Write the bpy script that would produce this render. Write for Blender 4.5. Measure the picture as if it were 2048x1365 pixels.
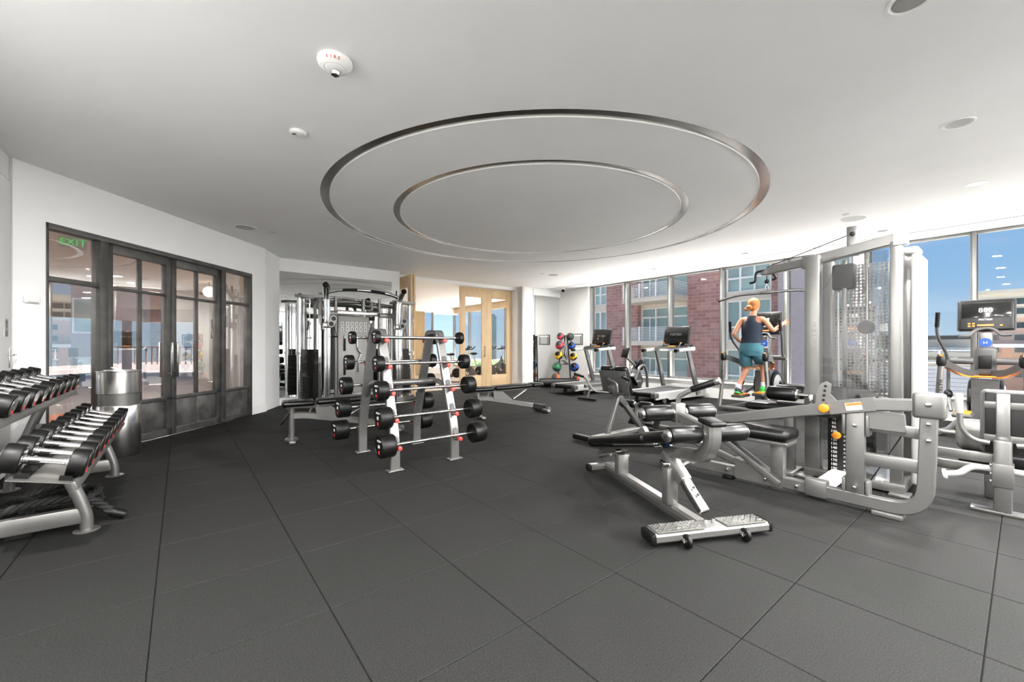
import bpy, bmesh, math, random
from mathutils import Vector, Matrix, Euler
random.seed(7)
for o in list(bpy.data.objects): bpy.data.objects.remove(o)
S = bpy.context.scene
COL = S.collection
PI = math.pi
# ------------------------------------------------------------------ camera
# photograph taken as 2048 x 1365; floor-tile grid gives f = 823.5 px, horizon at y = 692.3, eye height 1.16 m
F, CX, CY, EYE = 823.46, 1024.0, 692.3, 1.16
cam = bpy.data.cameras.new('camera'); camo = bpy.data.objects.new('camera', cam); COL.objects.link(camo)
cam.sensor_width = 36.0; cam.lens = F / 2048 * 36.0; cam.shift_y = (CY - 682.5) / 2048
cam.clip_start = 0.05; cam.clip_end = 600
camo.location = (0, 0, EYE); camo.rotation_euler = (PI/2, 0, 0)
S.camera = camo
TH = math.radians(38.815)            # the room and its floor tiles are turned by this angle
CT, ST = math.cos(TH), math.sin(TH)
def W(u, v, z=0.0): return Vector((u*CT - v*ST, u*ST + v*CT, z))
def UV(X, Y): return (X*CT + Y*ST, -X*ST + Y*CT)
H = 2.88                             # ceiling height
# ------------------------------------------------------------------ sky and light
w = bpy.data.worlds.new('World'); S.world = w; w.use_nodes = True
nt = w.node_tree; nt.nodes.clear()
out = nt.nodes.new('ShaderNodeOutputWorld'); bg = nt.nodes.new('ShaderNodeBackground')
tc = nt.nodes.new('ShaderNodeTexCoord'); sx = nt.nodes.new('ShaderNodeSeparateXYZ')
rp = nt.nodes.new('ShaderNodeValToRGB'); nz = nt.nodes.new('ShaderNodeTexNoise'); mx = nt.nodes.new('ShaderNodeMixRGB')
rp2 = nt.nodes.new('ShaderNodeValToRGB'); mp = nt.nodes.new('ShaderNodeMapping')
nt.links.new(tc.outputs['Generated'], sx.inputs[0]); nt.links.new(sx.outputs['Z'], rp.inputs[0])
el = rp.color_ramp.elements
el[0].position = 0.0; el[0].color = (0.58, 0.76, 0.92, 1)
el[1].position = 0.55; el[1].color = (0.12, 0.34, 0.76, 1)
e = el.new(0.12); e.color = (0.34, 0.60, 0.92, 1)
e = el.new(0.28); e.color = (0.17, 0.44, 0.86, 1)
mp.inputs['Scale'].default_value = (1.6, 1.6, 7.0)
nt.links.new(tc.outputs['Generated'], mp.inputs[0]); nt.links.new(mp.outputs[0], nz.inputs['Vector'])
nz.inputs['Scale'].default_value = 2.2; nz.inputs['Detail'].default_value = 5
rp2.color_ramp.elements[0].position = 0.50; rp2.color_ramp.elements[1].position = 0.78
rp2.color_ramp.elements[0].color = (0, 0, 0, 1); rp2.color_ramp.elements[1].color = (0.45, 0.45, 0.45, 1)
nt.links.new(nz.outputs['Fac'], rp2.inputs[0]); nt.links.new(rp2.outputs[0], mx.inputs[0])
nt.links.new(rp.outputs[0], mx.inputs[1]); mx.inputs[2].default_value = (0.85, 0.86, 0.9, 1)
nt.links.new(mx.outputs[0], bg.inputs[0]); nt.links.new(bg.outputs[0], out.inputs[0])
SKY = 0.49
bg.inputs[1].default_value = SKY
sun = bpy.data.lights.new('sun', 'SUN'); suno = bpy.data.objects.new('sun', sun); COL.objects.link(suno)
sun.energy = 21.0; sun.angle = math.radians(1.0); sun.color = (1.0, 0.97, 0.93)
sd = W(-0.50, 0.30, -1.0).normalized()           # high sun beyond the window wall: it strikes the added white terrace outside, an added overhang keeps it off the glass
suno.rotation_euler = sd.to_track_quat('-Z', 'Y').to_euler(); suno.location = (0, 0, 30)
S.view_settings.view_transform = 'Standard'; S.view_settings.look = 'None'
S.view_settings.gamma = 1.0; S.view_settings.use_curve_mapping = False
S.view_settings.exposure = 1.44
GLASS_T = 0.66                                    # neutral tinted glazing of the window wall
DOWNLIGHT_W = 35.0
# ------------------------------------------------------------------ materials
MATS = {}
def lin(c):
    return tuple(((x/255)/12.92 if x/255 <= 0.04045 else ((x/255+0.055)/1.055)**2.4) for x in c)
def mat(name, rgb, rough=0.5, metal=0.0, spec=0.5, var=0.06, scale=12.0, bump=0.0, bscale=200.0, emit=0.0, coat=0.0, stretch=None, rgb2=None):
    m = bpy.data.materials.new(name); m.use_nodes = True; t = m.node_tree; b = t.nodes['Principled BSDF']
    c = lin(rgb)
    tcn = t.nodes.new('ShaderNodeTexCoord'); src = tcn.outputs['Object']
    if stretch:
        mpn = t.nodes.new('ShaderNodeMapping'); mpn.inputs['Scale'].default_value = stretch
        t.links.new(src, mpn.inputs[0]); src = mpn.outputs[0]
    n = t.nodes.new('ShaderNodeTexNoise'); n.inputs['Scale'].default_value = scale; n.inputs['Detail'].default_value = 3
    t.links.new(src, n.inputs['Vector'])
    r = t.nodes.new('ShaderNodeValToRGB')
    c2 = lin(rgb2) if rgb2 else c
    r.color_ramp.elements[0].position = 0.3; r.color_ramp.elements[1].position = 0.7
    r.color_ramp.elements[0].color = (*[x*(1-var) for x in c], 1); r.color_ramp.elements[1].color = (*[min(1, x*(1+var)) for x in c2], 1)
    t.links.new(n.outputs['Fac'], r.inputs[0]); t.links.new(r.outputs[0], b.inputs['Base Color'])
    b.inputs['Roughness'].default_value = rough; b.inputs['Metallic'].default_value = metal
    b.inputs['Specular IOR Level'].default_value = spec; b.inputs['Coat Weight'].default_value = coat
    if bump:
        n2 = t.nodes.new('ShaderNodeTexNoise'); n2.inputs['Scale'].default_value = bscale; n2.inputs['Detail'].default_value = 2
        t.links.new(tcn.outputs['Object'], n2.inputs['Vector'])
        bp = t.nodes.new('ShaderNodeBump'); bp.inputs['Strength'].default_value = bump; bp.inputs['Distance'].default_value = 0.002
        t.links.new(n2.outputs['Fac'], bp.inputs['Height']); t.links.new(bp.outputs[0], b.inputs['Normal'])
    if emit:
        b.inputs['Emission Color'].default_value = (*c, 1); b.inputs['Emission Strength'].default_value = emit
    MATS[name] = m
    return m
def glassmat(name, tint, f0=0.04, rough=0.0, refl=1.0):
    # clear sheet: tinted transmission plus Schlick reflection, the same from both faces; tint is for the whole sheet (two faces)
    m = bpy.data.materials.new(name); m.use_nodes = True; t = m.node_tree; t.nodes.clear()
    o = t.nodes.new('ShaderNodeOutputMaterial'); mix = t.nodes.new('ShaderNodeMixShader')
    tr = t.nodes.new('ShaderNodeBsdfTransparent'); gl = t.nodes.new('ShaderNodeBsdfGlossy'); lw = t.nodes.new('ShaderNodeLayerWeight')
    lw.inputs['Blend'].default_value = 0.5
    pw = t.nodes.new('ShaderNodeMath'); pw.operation = 'POWER'; pw.inputs[1].default_value = 5.0
    mr = t.nodes.new('ShaderNodeMapRange'); mr.inputs['To Min'].default_value = f0; mr.inputs['To Max'].default_value = 1.0
    n = t.nodes.new('ShaderNodeTexNoise'); n.inputs['Scale'].default_value = 2.0
    rr = t.nodes.new('ShaderNodeMapRange'); rr.inputs['To Min'].default_value = rough; rr.inputs['To Max'].default_value = rough + 0.004
    t.links.new(n.outputs['Fac'], rr.inputs['Value']); t.links.new(rr.outputs[0], gl.inputs['Roughness'])
    tr.inputs[0].default_value = (*[math.sqrt(x) for x in tint], 1); gl.inputs[0].default_value = (refl, refl, refl, 1)
    t.links.new(lw.outputs['Facing'], pw.inputs[0]); t.links.new(pw.outputs[0], mr.inputs['Value']); t.links.new(mr.outputs[0], mix.inputs[0])
    t.links.new(tr.outputs[0], mix.inputs[1]); t.links.new(gl.outputs[0], mix.inputs[2])
    t.links.new(mix.outputs[0], o.inputs[0]); MATS[name] = m
    return m
mat('wall', (241, 241, 240), 0.85, var=0.015, scale=3)
mat('ceiling', (238, 238, 238), 0.9, var=0.02, scale=1.2)
mat('wall_shade_grey', (214, 213, 210), 0.85, var=0.015, scale=3)  # wall colour greyed to carry the shade beside the windows
mat('trim', (238, 238, 236), 0.5, var=0.01)
mat('steelframe', (98, 97, 95), 0.45, 0.75, var=0.25, scale=6)
mat('steelpanel', (112, 110, 107), 0.42, 0.7, var=0.45, scale=5)
mat('alum', (128, 128, 126), 0.4, 0.6, var=0.04)
mat('darkalum', (92, 88, 80), 0.45, 0.5, var=0.05)
mat('mirror', (238, 240, 240), 0.0, 1.0, var=0.0)
mat('ringmetal', (150, 148, 144), 0.22, 1.0, var=0.1, scale=5)
mat('birch', (204, 176, 138), 0.5, var=0.12, scale=5, stretch=(8, 8, 0.6))
mat('oakfloor', (180, 158, 132), 0.4, var=0.12, scale=6, stretch=(0.7, 6, 1))
mat('curtain', (204, 184, 150), 0.9, var=0.1, scale=20)
mat('rubber_floor', (27, 27, 26), 0.75, spec=0.2, var=0.7, scale=170, bump=0.5, bscale=500)
mat('joint', (20, 20, 20), 0.9)
mat('silver', (122, 121, 119), 0.34, 0.7, var=0.03)
mat('silverdark', (110, 109, 106), 0.36, 0.6, var=0.04)
mat('grey_paint', (150, 149, 146), 0.45, 0.3, var=0.03)
mat('chrome', (225, 225, 225), 0.07, 1.0, var=0.02)
mat('brushed', (200, 199, 196), 0.22, 1.0, var=0.08, scale=40, stretch=(1, 1, 0.05))
mat('vinyl', (8, 8, 8), 0.32, spec=0.4, var=0.2, scale=60, bump=0.12, bscale=300)
mat('blackrub', (8, 8, 8), 0.42, spec=0.3, var=0.2)
mat('blackplastic', (12, 12, 13), 0.4, spec=0.32, var=0.15)
mat('greyplastic', (66, 66, 66), 0.45, var=0.06)
mat('lightplastic', (160, 160, 158), 0.4, var=0.03)
mat('screen', (12, 13, 13), 0.12, spec=0.6, var=0.15, scale=4)
mat('white', (240, 240, 238), 0.5, var=0.01)
mat('red', (215, 52, 48), 0.4, var=0.05)
mat('orange', (226, 128, 24), 0.4, var=0.05)
mat('blue', (26, 70, 150), 0.45, var=0.1)
mat('redball', (176, 46, 62), 0.5, var=0.1)
mat('green', (34, 116, 74), 0.5, var=0.1)
mat('darkgreen', (34, 54, 46), 0.5, var=0.1)
mat('yellow', (216, 172, 24), 0.5, var=0.08)
mat('orangeball', (216, 96, 34), 0.5, var=0.08)
mat('ballgrey', (42, 42, 46), 0.55, var=0.1)
mat('rope', (18, 18, 17), 0.7, var=0.4, scale=60, bump=0.3, bscale=400)
mat('brick', (180, 140, 132), 0.85, var=0.12, scale=2)
mat('concrete', (210, 200, 186), 0.85, var=0.05, scale=2)
mat('stucco', (156, 149, 153), 0.9, var=0.06, scale=6)
mat('facadeglass', (150, 172, 168), 0.08, spec=0.8, var=0.35, scale=0.5)
mat('facadeframe', (232, 232, 228), 0.6)
mat('railing', (236, 236, 232), 0.5)
mat('siding', (204, 206, 211), 0.8, var=0.08, scale=4, stretch=(0.3, 0.3, 8))
mat('beige', (224, 214, 196), 0.85, var=0.04)
mat('orangebrick', (226, 184, 160), 0.85, var=0.06)
mat('darkglass', (52, 66, 68), 0.1, spec=0.8, var=0.5, scale=0.8)
mat('asphalt', (112, 111, 108), 0.9, var=0.1, scale=0.4)
mat('leaf', (62, 84, 40), 0.8, var=0.35, scale=3)
mat('lobbyceil', (206, 190, 176), 0.85, var=0.02)
mat('lobbytile', (140, 128, 122), 0.35, var=0.15, scale=3)
mat('orangerug', (178, 98, 56), 0.9, var=0.15, scale=30)
mat('brownwood', (120, 92, 68), 0.55, var=0.2, scale=6, stretch=(6, 6, 0.5))
mat('globe', (255, 246, 230), 0.4, emit=4.0, var=0)
mat('lamp', (255, 250, 240), 0.4, emit=3.0, var=0)
mat('exitgreen', (40, 190, 60), 0.4, emit=1.1, var=0)
mat('skin', (170, 118, 92), 0.55, var=0.05)
mat('hair', (150, 92, 34), 0.6, var=0.25, scale=40)
mat('navy', (16, 28, 44), 0.85, var=0.12)
mat('teal', (52, 98, 110), 0.85, var=0.1)
mat('shoegreen', (60, 176, 72), 0.5, var=0.3, scale=30)
mat('shoedark', (36, 50, 62), 0.6, var=0.1)
mat('sock', (208, 202, 214), 0.9)
mat('paper', (176, 176, 172), 0.7, var=0.1, scale=20)
mat('labelwhite', (232, 232, 228), 0.5)
mat('labelorange', (226, 110, 44), 0.5)
mat('decal', (238, 240, 240), 0.5)
def brickify(m, sx, sy, mortar, dark):
    t = m.node_tree; b = t.nodes['Principled BSDF']; tcn = t.nodes.new('ShaderNodeTexCoord'); mpn = t.nodes.new('ShaderNodeMapping')
    br = t.nodes.new('ShaderNodeTexBrick'); base = b.inputs['Base Color'].links[0].from_socket
    mpn.inputs['Rotation'].default_value = (PI/2, 0, 0)
    sep = t.nodes.new('ShaderNodeSeparateXYZ'); cmb = t.nodes.new('ShaderNodeCombineXYZ'); add = t.nodes.new('ShaderNodeMath')
    t.links.new(tcn.outputs['Object'], sep.inputs[0]); t.links.new(sep.outputs['X'], add.inputs[0]); t.links.new(sep.outputs['Y'], add.inputs[1])
    t.links.new(add.outputs[0], cmb.inputs['X']); t.links.new(sep.outputs['Z'], cmb.inputs['Y']); t.links.new(cmb.outputs[0], br.inputs['Vector'])
    br.inputs['Scale'].default_value = 1.0; br.inputs['Brick Width'].default_value = sx; br.inputs['Row Height'].default_value = sy
    br.inputs['Mortar Size'].default_value = 0.012; br.inputs['Mortar'].default_value = (*lin(mortar), 1)
    br.inputs['Color2'].default_value = (*lin(dark), 1)
    t.links.new(base, br.inputs['Color1']); t.links.new(br.outputs['Color'], b.inputs['Base Color'])
brickify(MATS['brick'], 0.62, 0.24, (192, 168, 160), (152, 112, 106))
glassmat('winglass', (GLASS_T, GLASS_T, GLASS_T), 0.010)
glassmat('doorglass', (0.55, 0.55, 0.55), 0.30)
glassmat('clearglass', (0.96, 0.97, 0.96), 0.03)
glassmat('tintpanel', (0.66, 0.66, 0.66), 0.05, 0.01)
# ------------------------------------------------------------------ mesh helpers
def fillet(pts, r, n=5):
    pts = [Vector(p) for p in pts]
    if r <= 0 or len(pts) < 3: return pts
    o = [pts[0]]
    for i in range(1, len(pts)-1):
        a, b, c = pts[i-1], pts[i], pts[i+1]
        d1, d2 = (a-b), (c-b)
        l = min(r, d1.length*0.48, d2.length*0.48)
        p, q = b + d1.normalized()*l, b + d2.normalized()*l
        for k in range(n+1):
            t = k/n; o.append(p*(1-t)**2 + b*2*t*(1-t) + q*t*t)
    o.append(pts[-1]); return o
class B:
    def __init__(s): s.v = []; s.f = []
    def add(s, vs, fs):
        k = len(s.v); s.v += [Vector(p) for p in vs]; s.f += [[i+k for i in f] for f in fs]; return s
    def box(s, c, d, bev=0.0, rot=None, seg=2):
        x, y, z = d[0]/2, d[1]/2, d[2]/2
        R = Matrix.Identity(3) if rot is None else (rot if isinstance(rot, Matrix) else Euler([math.radians(a) for a in rot]).to_matrix())
        c = Vector(c)
        if bev <= 0:
            vs = [(-x,-y,-z),(x,-y,-z),(x,y,-z),(-x,y,-z),(-x,-y,z),(x,-y,z),(x,y,z),(-x,y,z)]
            fs = [(0,3,2,1),(4,5,6,7),(0,1,5,4),(1,2,6,5),(2,3,7,6),(3,0,4,7)]
        else:
            bm = bmesh.new(); bmesh.ops.create_cube(bm, size=1.0)
            for q in bm.verts: q.co = Vector((q.co.x*d[0], q.co.y*d[1], q.co.z*d[2]))
            bmesh.ops.bevel(bm, geom=bm.edges[:], offset=min(bev, min(d)*0.49), segments=seg, profile=0.5, affect='EDGES')
            bm.verts.index_update(); vs = [q.co.copy() for q in bm.verts]; fs = [[q.index for q in f.verts] for f in bm.faces]; bm.free()
        return s.add([R @ Vector(p) + c for p in vs], fs)
    def bar(s, p0, p1, wd, ht, bev=0.0, up=(0,0,1)):
        p0, p1 = Vector(p0), Vector(p1); d = p1-p0; X = d.normalized(); U = Vector(up)
        if abs(X.dot(U)) > 0.99: U = Vector((0,1,0))
        Y = U.cross(X).normalized(); Z = X.cross(Y)
        return s.box((p0+p1)/2, (d.length, wd, ht), bev, Matrix((X, Y, Z)).transposed())
    def sweep(s, pts, sec, up=None, closed=False):
        pts = [Vector(p) for p in pts]; n = len(pts); m = len(sec); T = []
        for i in range(n):
            if closed: d = pts[(i+1) % n]-pts[i-1]
            else: d = pts[min(i+1, n-1)]-pts[max(i-1, 0)]
            T.append(d.normalized())
        if up is None:
            a = Vector((0,0,1)) if abs(T[0].z) < 0.9 else Vector((1,0,0))
            N = (a - T[0]*a.dot(T[0])).normalized()
        vs = []
        for i in range(n):
            t = T[i]
            if up is not None:
                U = Vector(up); sd_ = t.cross(U)
                sd_ = sd_.normalized(); N = sd_.cross(t).normalized()
            else:
                N = (N - t*N.dot(t)).normalized(); sd_ = t.cross(N)
            for (a, b) in sec: vs.append(pts[i] + sd_*a + N*b)
        fs = []
        for i in range(n if closed else n-1):
            j = (i+1) % n
            for k in range(m): fs.append((i*m+k, i*m+(k+1) % m, j*m+(k+1) % m, j*m+k))
        if not closed: fs += [tuple(range(m))[::-1], tuple((n-1)*m+k for k in range(m))]
        return s.add(vs, fs)
    def tube(s, pts, r, seg=12, fil=0.0, n=5, closed=False):
        return s.sweep(fillet(pts, fil, n) if not closed else pts, [(r*math.cos(2*PI*k/seg), r*math.sin(2*PI*k/seg)) for k in range(seg)], None, closed)
    def rtube(s, pts, wd, ht, up=(0,0,1), fil=0.0, ch=0.006, n=6):
        a, b = wd/2, ht/2; c = min(ch, a*0.5, b*0.5)
        return s.sweep(fillet(pts, fil, n), [(a,-b+c),(a,b-c),(a-c,b),(-a+c,b),(-a,b-c),(-a,-b+c),(-a+c,-b),(a-c,-b)], up)
    def lathe(s, prof, p=(0,0,0), ax=(0,0,1), seg=24):
        A = Vector(ax).normalized(); a = Vector((1,0,0)) if abs(A.x) < 0.9 else Vector((0,1,0))
        X = (a-A*a.dot(A)).normalized(); Y = A.cross(X); p = Vector(p); vs = []; fs = []; m = len(prof)
        for k in range(seg):
            t = 2*PI*k/seg; d = X*math.cos(t)+Y*math.sin(t)
            for (r, h) in prof: vs.append(p + d*r + A*h)
        for k in range(seg):
            j = (k+1) % seg
            for i in range(m-1): fs.append((k*m+i, j*m+i, j*m+i+1, k*m+i+1))
        if prof[0][0] > 1e-6: fs.append(tuple(k*m for k in range(seg))[::-1])
        if prof[-1][0] > 1e-6: fs.append(tuple(k*m+m-1 for k in range(seg)))
        return s.add(vs, fs)
    def cyl(s, p0, p1, r, bev=0.0, seg=20, r2=None):
        p0, p1 = Vector(p0), Vector(p1); L = (p1-p0).length; r2 = r if r2 is None else r2
        pr = [(r, 0), (r2, L)] if bev <= 0 else [(r-bev, 0), (r-bev*0.3, bev*0.3), (r, bev), (r2, L-bev), (r2-bev*0.3, L-bev*0.3), (r2-bev, L)]
        return s.lathe(pr, p0, p1-p0, seg)
    def ball(s, c, r, sc=(1,1,1), seg=20, rings=12):
        c = Vector(c); vs = [c+Vector((0,0,-r*sc[2]))]; fs = []
        for i in range(1, rings):
            a = -PI/2+PI*i/rings
            for k in range(seg):
                t = 2*PI*k/seg; vs.append(c+Vector((r*sc[0]*math.cos(a)*math.cos(t), r*sc[1]*math.cos(a)*math.sin(t), r*sc[2]*math.sin(a))))
        vs.append(c+Vector((0,0,r*sc[2]))); L = len(vs)-1
        for k in range(seg):
            fs.append((0, 1+(k+1) % seg, 1+k)); b = 1+(rings-2)*seg; fs.append((L, b+k, b+(k+1) % seg))
        for i in range(rings-2):
            for k in range(seg):
                j = (k+1) % seg; a = 1+i*seg; b = a+seg; fs.append((a+k, a+j, b+j, b+k))
        return s.add(vs, fs)
    def prism(s, poly, o, ax, ay, th):
        o, ax, ay = Vector(o), Vector(ax), Vector(ay); nn = ax.cross(ay).normalized()*th/2; n = len(poly)
        vs = [o+ax*a+ay*b-nn for a, b in poly]+[o+ax*a+ay*b+nn for a, b in poly]
        fs = [tuple(range(n))[::-1], tuple(range(n, 2*n))]+[(k, (k+1) % n, n+(k+1) % n, n+k) for k in range(n)]
        return s.add(vs, fs)
def rrect(w_, h_, r, n=5):
    p = []
    for cx, cy, a0 in ((w_/2-r, h_/2-r, 0), (-w_/2+r, h_/2-r, 90), (-w_/2+r, -h_/2+r, 180), (w_/2-r, -h_/2+r, 270)):
        for k in range(n+1):
            a = math.radians(a0+90*k/n); p.append((cx+r*math.cos(a), cy+r*math.sin(a)))
    return p
def mesh(name, b, m, smooth=35):
    me = bpy.data.meshes.new(name); me.from_pydata([tuple(p) for p in b.v], [], b.f)
    bm = bmesh.new(); bm.from_mesh(me); bmesh.ops.recalc_face_normals(bm, faces=bm.faces); bm.to_mesh(me); bm.free()
    if smooth:
        me.polygons.foreach_set('use_smooth', [True]*len(me.polygons)); me.set_sharp_from_angle(angle=math.radians(smooth))
    me.materials.append(MATS[m] if isinstance(m, str) else m); me.update(); return me
def mk(name, b, m, parent=None, label=None, smooth=35):
    me = b if isinstance(b, bpy.types.Mesh) else mesh(name, b, m, smooth)
    o = bpy.data.objects.new(name, me); COL.objects.link(o)
    if parent is not None: o.parent = parent
    if label: o['label'] = label
    return o
def tag(o, label, cat, group=None, kind=None):
    if label: o['label'] = label
    if cat: o['category'] = cat
    if group: o['group'] = group
    if kind: o['kind'] = kind
    return o
def struct(name, b, m, label, cat='wall', parent=None, smooth=35):
    o = mk(name, b, m, parent, None, smooth)
    return tag(o, label, cat, None, 'structure')
def empty(name, loc, rz=0.0):
    o = bpy.data.objects.new(name, None); COL.objects.link(o); o.location = loc; o.rotation_euler = (0, 0, rz); o.empty_display_size = 0.1; return o
def thing(name, label, cat, u, v, z=0.0, rot=0.0, group=None):
    o = empty(name, W(u, v, z), TH+math.radians(rot)); return tag(o, label, cat, group)
def dup(o, parent=None):
    c = o.copy(); COL.objects.link(c); c.parent = parent
    for ch in [x for x in bpy.data.objects if x.parent == o]: dup(ch, c)
    return c
def dupt(o, label, u, v, z=0.0, rot=0.0):
    c = dup(o); c.location = W(u, v, z); c.rotation_euler = (0, 0, TH+math.radians(rot)); c['label'] = label; return c
def text(name, s_, size, M, m, parent=None, ext=0.001, align='CENTER'):
    cu = bpy.data.curves.new(name, 'FONT'); cu.body = s_; cu.size = size; cu.align_x = align; cu.align_y = 'CENTER'; cu.extrude = ext; cu.resolution_u = 2
    t = bpy.data.objects.new('tmp', cu); COL.objects.link(t); bpy.context.view_layer.update()
    me = bpy.data.meshes.new_from_object(t); bpy.data.objects.remove(t); me.materials.clear(); me.materials.append(MATS[m]); me.transform(M)
    return mk(name, me, m, parent)
def frameM(o, ax, ay):
    ax, ay = Vector(ax).normalized(), Vector(ay).normalized(); az = ax.cross(ay)
    M = Matrix((ax, ay, az)).transposed().to_4x4(); M.translation = Vector(o); return M
def rb(p0, p1):   # box from opposite corners given in room coordinates: returned as a builder in world space
    (u0, v0, z0), (u1, v1, z1) = p0, p1
    b = B(); vs = [W(u, v, z) for z in (z0, z1) for (u, v) in ((u0,v0),(u1,v0),(u1,v1),(u0,v1))]
    return b.add(vs, [(0,3,2,1),(4,5,6,7),(0,1,5,4),(1,2,6,5),(2,3,7,6),(3,0,4,7)])
def wallseg(a, b_, z0, z1, th=0.12, side=1):   # vertical slab between plan points a, b (world XY), thickness to one side
    a, b_ = Vector(a), Vector(b_); d = (b_-a).normalized(); n = Vector((-d.y, d.x))*th*side
    q = [a, b_, b_+n, a+n]
    return B().add([(p.x, p.y, z) for z in (z0, z1) for p in q], [(0,3,2,1),(4,5,6,7),(0,1,5,4),(1,2,6,5),(2,3,7,6),(3,0,4,7)])
def merge(*bs):
    o = B()
    for x in bs: o.add(x.v, x.f)
    return o
# ================================================================== THE SETTING
# ---- floor: dark base with rubber tiles on it
TILE = 0.609; TU0, TV0 = -0.7035, 1.3118
WB0, WB1 = Vector((-4.56, 3.76)), Vector((-4.36, 7.28))          # wall with the steel doors
def left_of_wallB(X, Y): return X < WB0.x + (Y-WB0.y)/(WB1.y-WB0.y)*(WB1.x-WB0.x) - 0.12
floor = struct('floor', rb((-5.0, -6.0, -0.30), (9.35, 9.60, -0.012)), 'joint', 'black rubber tile gym floor with thin seams', 'floor')
def tile_mesh():
    b = B(); a = TILE/2-0.0015; c = 0.003; z0, z1 = -0.012, 0.0
    vs = [(sx*a, sy*a, z0) for sx, sy in ((-1,-1),(1,-1),(1,1),(-1,1))]+[(sx*a, sy*a, z1-c) for sx, sy in ((-1,-1),(1,-1),(1,1),(-1,1))]+[(sx*(a-c), sy*(a-c), z1) for sx, sy in ((-1,-1),(1,-1),(1,1),(-1,1))]
    fs = [(8,9,10,11)]
    for k in range(4):
        j = (k+1) % 4; fs += [(k, j, 4+j, 4+k), (4+k, 4+j, 8+j, 8+k)]
    return b.add(vs, fs)
tmesh = mesh('floor_tile', tile_mesh(), 'rubber_floor', 0)
spots = []
for i in range(-8, 17):
    for j in range(-14, 14):
        u, v = TU0+TILE*(i+0.5), TV0+TILE*(j+0.5)
        p = W(u, v)
        if u > 9.25 or v > 9.55 or left_of_wallB(p.x+0.25, p.y) or (u < -1.35): continue
        if v < -4.5: continue
        vis = p.y > 0.9 and abs(p.x) < 1.30*p.y+0.3
        spots.append(((0 if vis else 1), p.length, u, v))
spots.sort()
rest = B()
for n, (nv, d, u, v) in enumerate(spots):
    k = random.choice((0, 1, 2, 3))
    if n < 300:
        o = mk('floor_tile', tmesh, None, floor); o.location = W(u, v, random.uniform(-0.0008, 0.0)); o.rotation_euler = (0, 0, TH+k*PI/2)
    else:
        t = tile_mesh(); R = Matrix.Rotation(TH, 3, 'Z'); rest.add([R @ p + W(u, v) for p in t.v], t.f)
o = mk('floor_tile', rest, 'rubber_floor', floor, smooth=0); o['kind'] = 'stuff'
# ---- ceiling with two recessed polished rings
RC = Vector((0.356, 5.73)); RINGS = ((2.745, 2.645), (1.93, 1.845))
def ring_pts(r, z, N): return [(RC.x+r*math.cos(2*PI*k/N), RC.y+r*math.sin(2*PI*k/N), z) for k in range(N)]
cb = B(); N = 128
cu_, cv_ = UV(RC.x, RC.y); bnd = []
U0, U1, V0, V1 = -4.6, 9.35, -5.0, 9.75
for k in range(N):
    a = 2*PI*k/N; d = Vector((math.cos(a), math.sin(a))); du, dv = UV(d.x, d.y); t = 1e9
    if du > 1e-9: t = min(t, (U1-cu_)/du)
    if du < -1e-9: t = min(t, (U0-cu_)/du)
    if dv > 1e-9: t = min(t, (V1-cv_)/dv)
    if dv < -1e-9: t = min(t, (V0-cv_)/dv)
    bnd.append((RC.x+d.x*t, RC.y+d.y*t, H))
def annulus(b, outer, inner):
    n = len(outer); b.add(list(outer)+list(inner), [(k, (k+1) % n, n+(k+1) % n, n+k) for k in range(n)])
annulus(cb, bnd, ring_pts(RINGS[0][0], H, N))
annulus(cb, ring_pts(RINGS[0][0], H, N), ring_pts(RINGS[0][0], H+0.05, N))
annulus(cb, ring_pts(RINGS[0][1], H+0.05, N), ring_pts(RINGS[0][1], H, N))
annulus(cb, ring_pts(RINGS[0][1], H, N), ring_pts(RINGS[1][0], H, N))
annulus(cb, ring_pts(RINGS[1][0], H, N), ring_pts(RINGS[1][0], H+0.05, N))
annulus(cb, ring_pts(RINGS[1][1], H+0.05, N), ring_pts(RINGS[1][1], H, N))
cb.add(ring_pts(RINGS[1][1], H, N), [tuple(range(N))])
cb.add([W(u, v, H+0.35) for u, v in ((U0, V0), (U1, V0), (U1, 16.5), (U0, 16.5))], [(0, 1, 2, 3)])
for k in range(0, 4):
    q = ((U0, V0), (U1, V0), (U1, V1), (U0, V1)); a, c = q[k], q[(k+1) % 4]
    cb.add([W(*a, H), W(*c, H), W(*c, H+0.35), W(*a, H+0.35)], [(0, 1, 2, 3)])
ceil = struct('ceiling', cb, 'ceiling', 'white plaster ceiling with two concentric recessed circles', 'ceiling', smooth=20)
for n, (ro, ri) in enumerate(RINGS):
    b = B()
    annulus(b, ring_pts(ro-0.001, H+0.006, N), ring_pts(ri+0.001, H+0.006, N)); annulus(b, ring_pts(ri+0.001, H+0.03, N), ring_pts(ro-0.001, H+0.03, N))
    mk('ring_strip', b, 'ringmetal', ceil, ('polished metal strip in the larger ceiling circle', 'polished metal strip in the smaller ceiling circle')[n], smooth=20)
    b = B(); r0, r1 = ri-0.004, ri+0.004
    annulus(b, ring_pts(r1, H-0.006, N), ring_pts(r0, H-0.006, N)); annulus(b, ring_pts(r1, H+0.02, N), ring_pts(r1, H-0.006, N)); annulus(b, ring_pts(r0, H-0.006, N), ring_pts(r0, H+0.002, N))
    mk('ring_lip', b, 'trim', ceil, smooth=20)
struct('trim_1', rb((8.643, -5.0, H-0.004), (8.657, 9.08, H+0.01)), 'joint', 'thin dark strip for the shaded curtain slot in the ceiling along the windows', 'trim')  # dark strip on the flat ceiling, painted for the shade inside the slot
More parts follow.
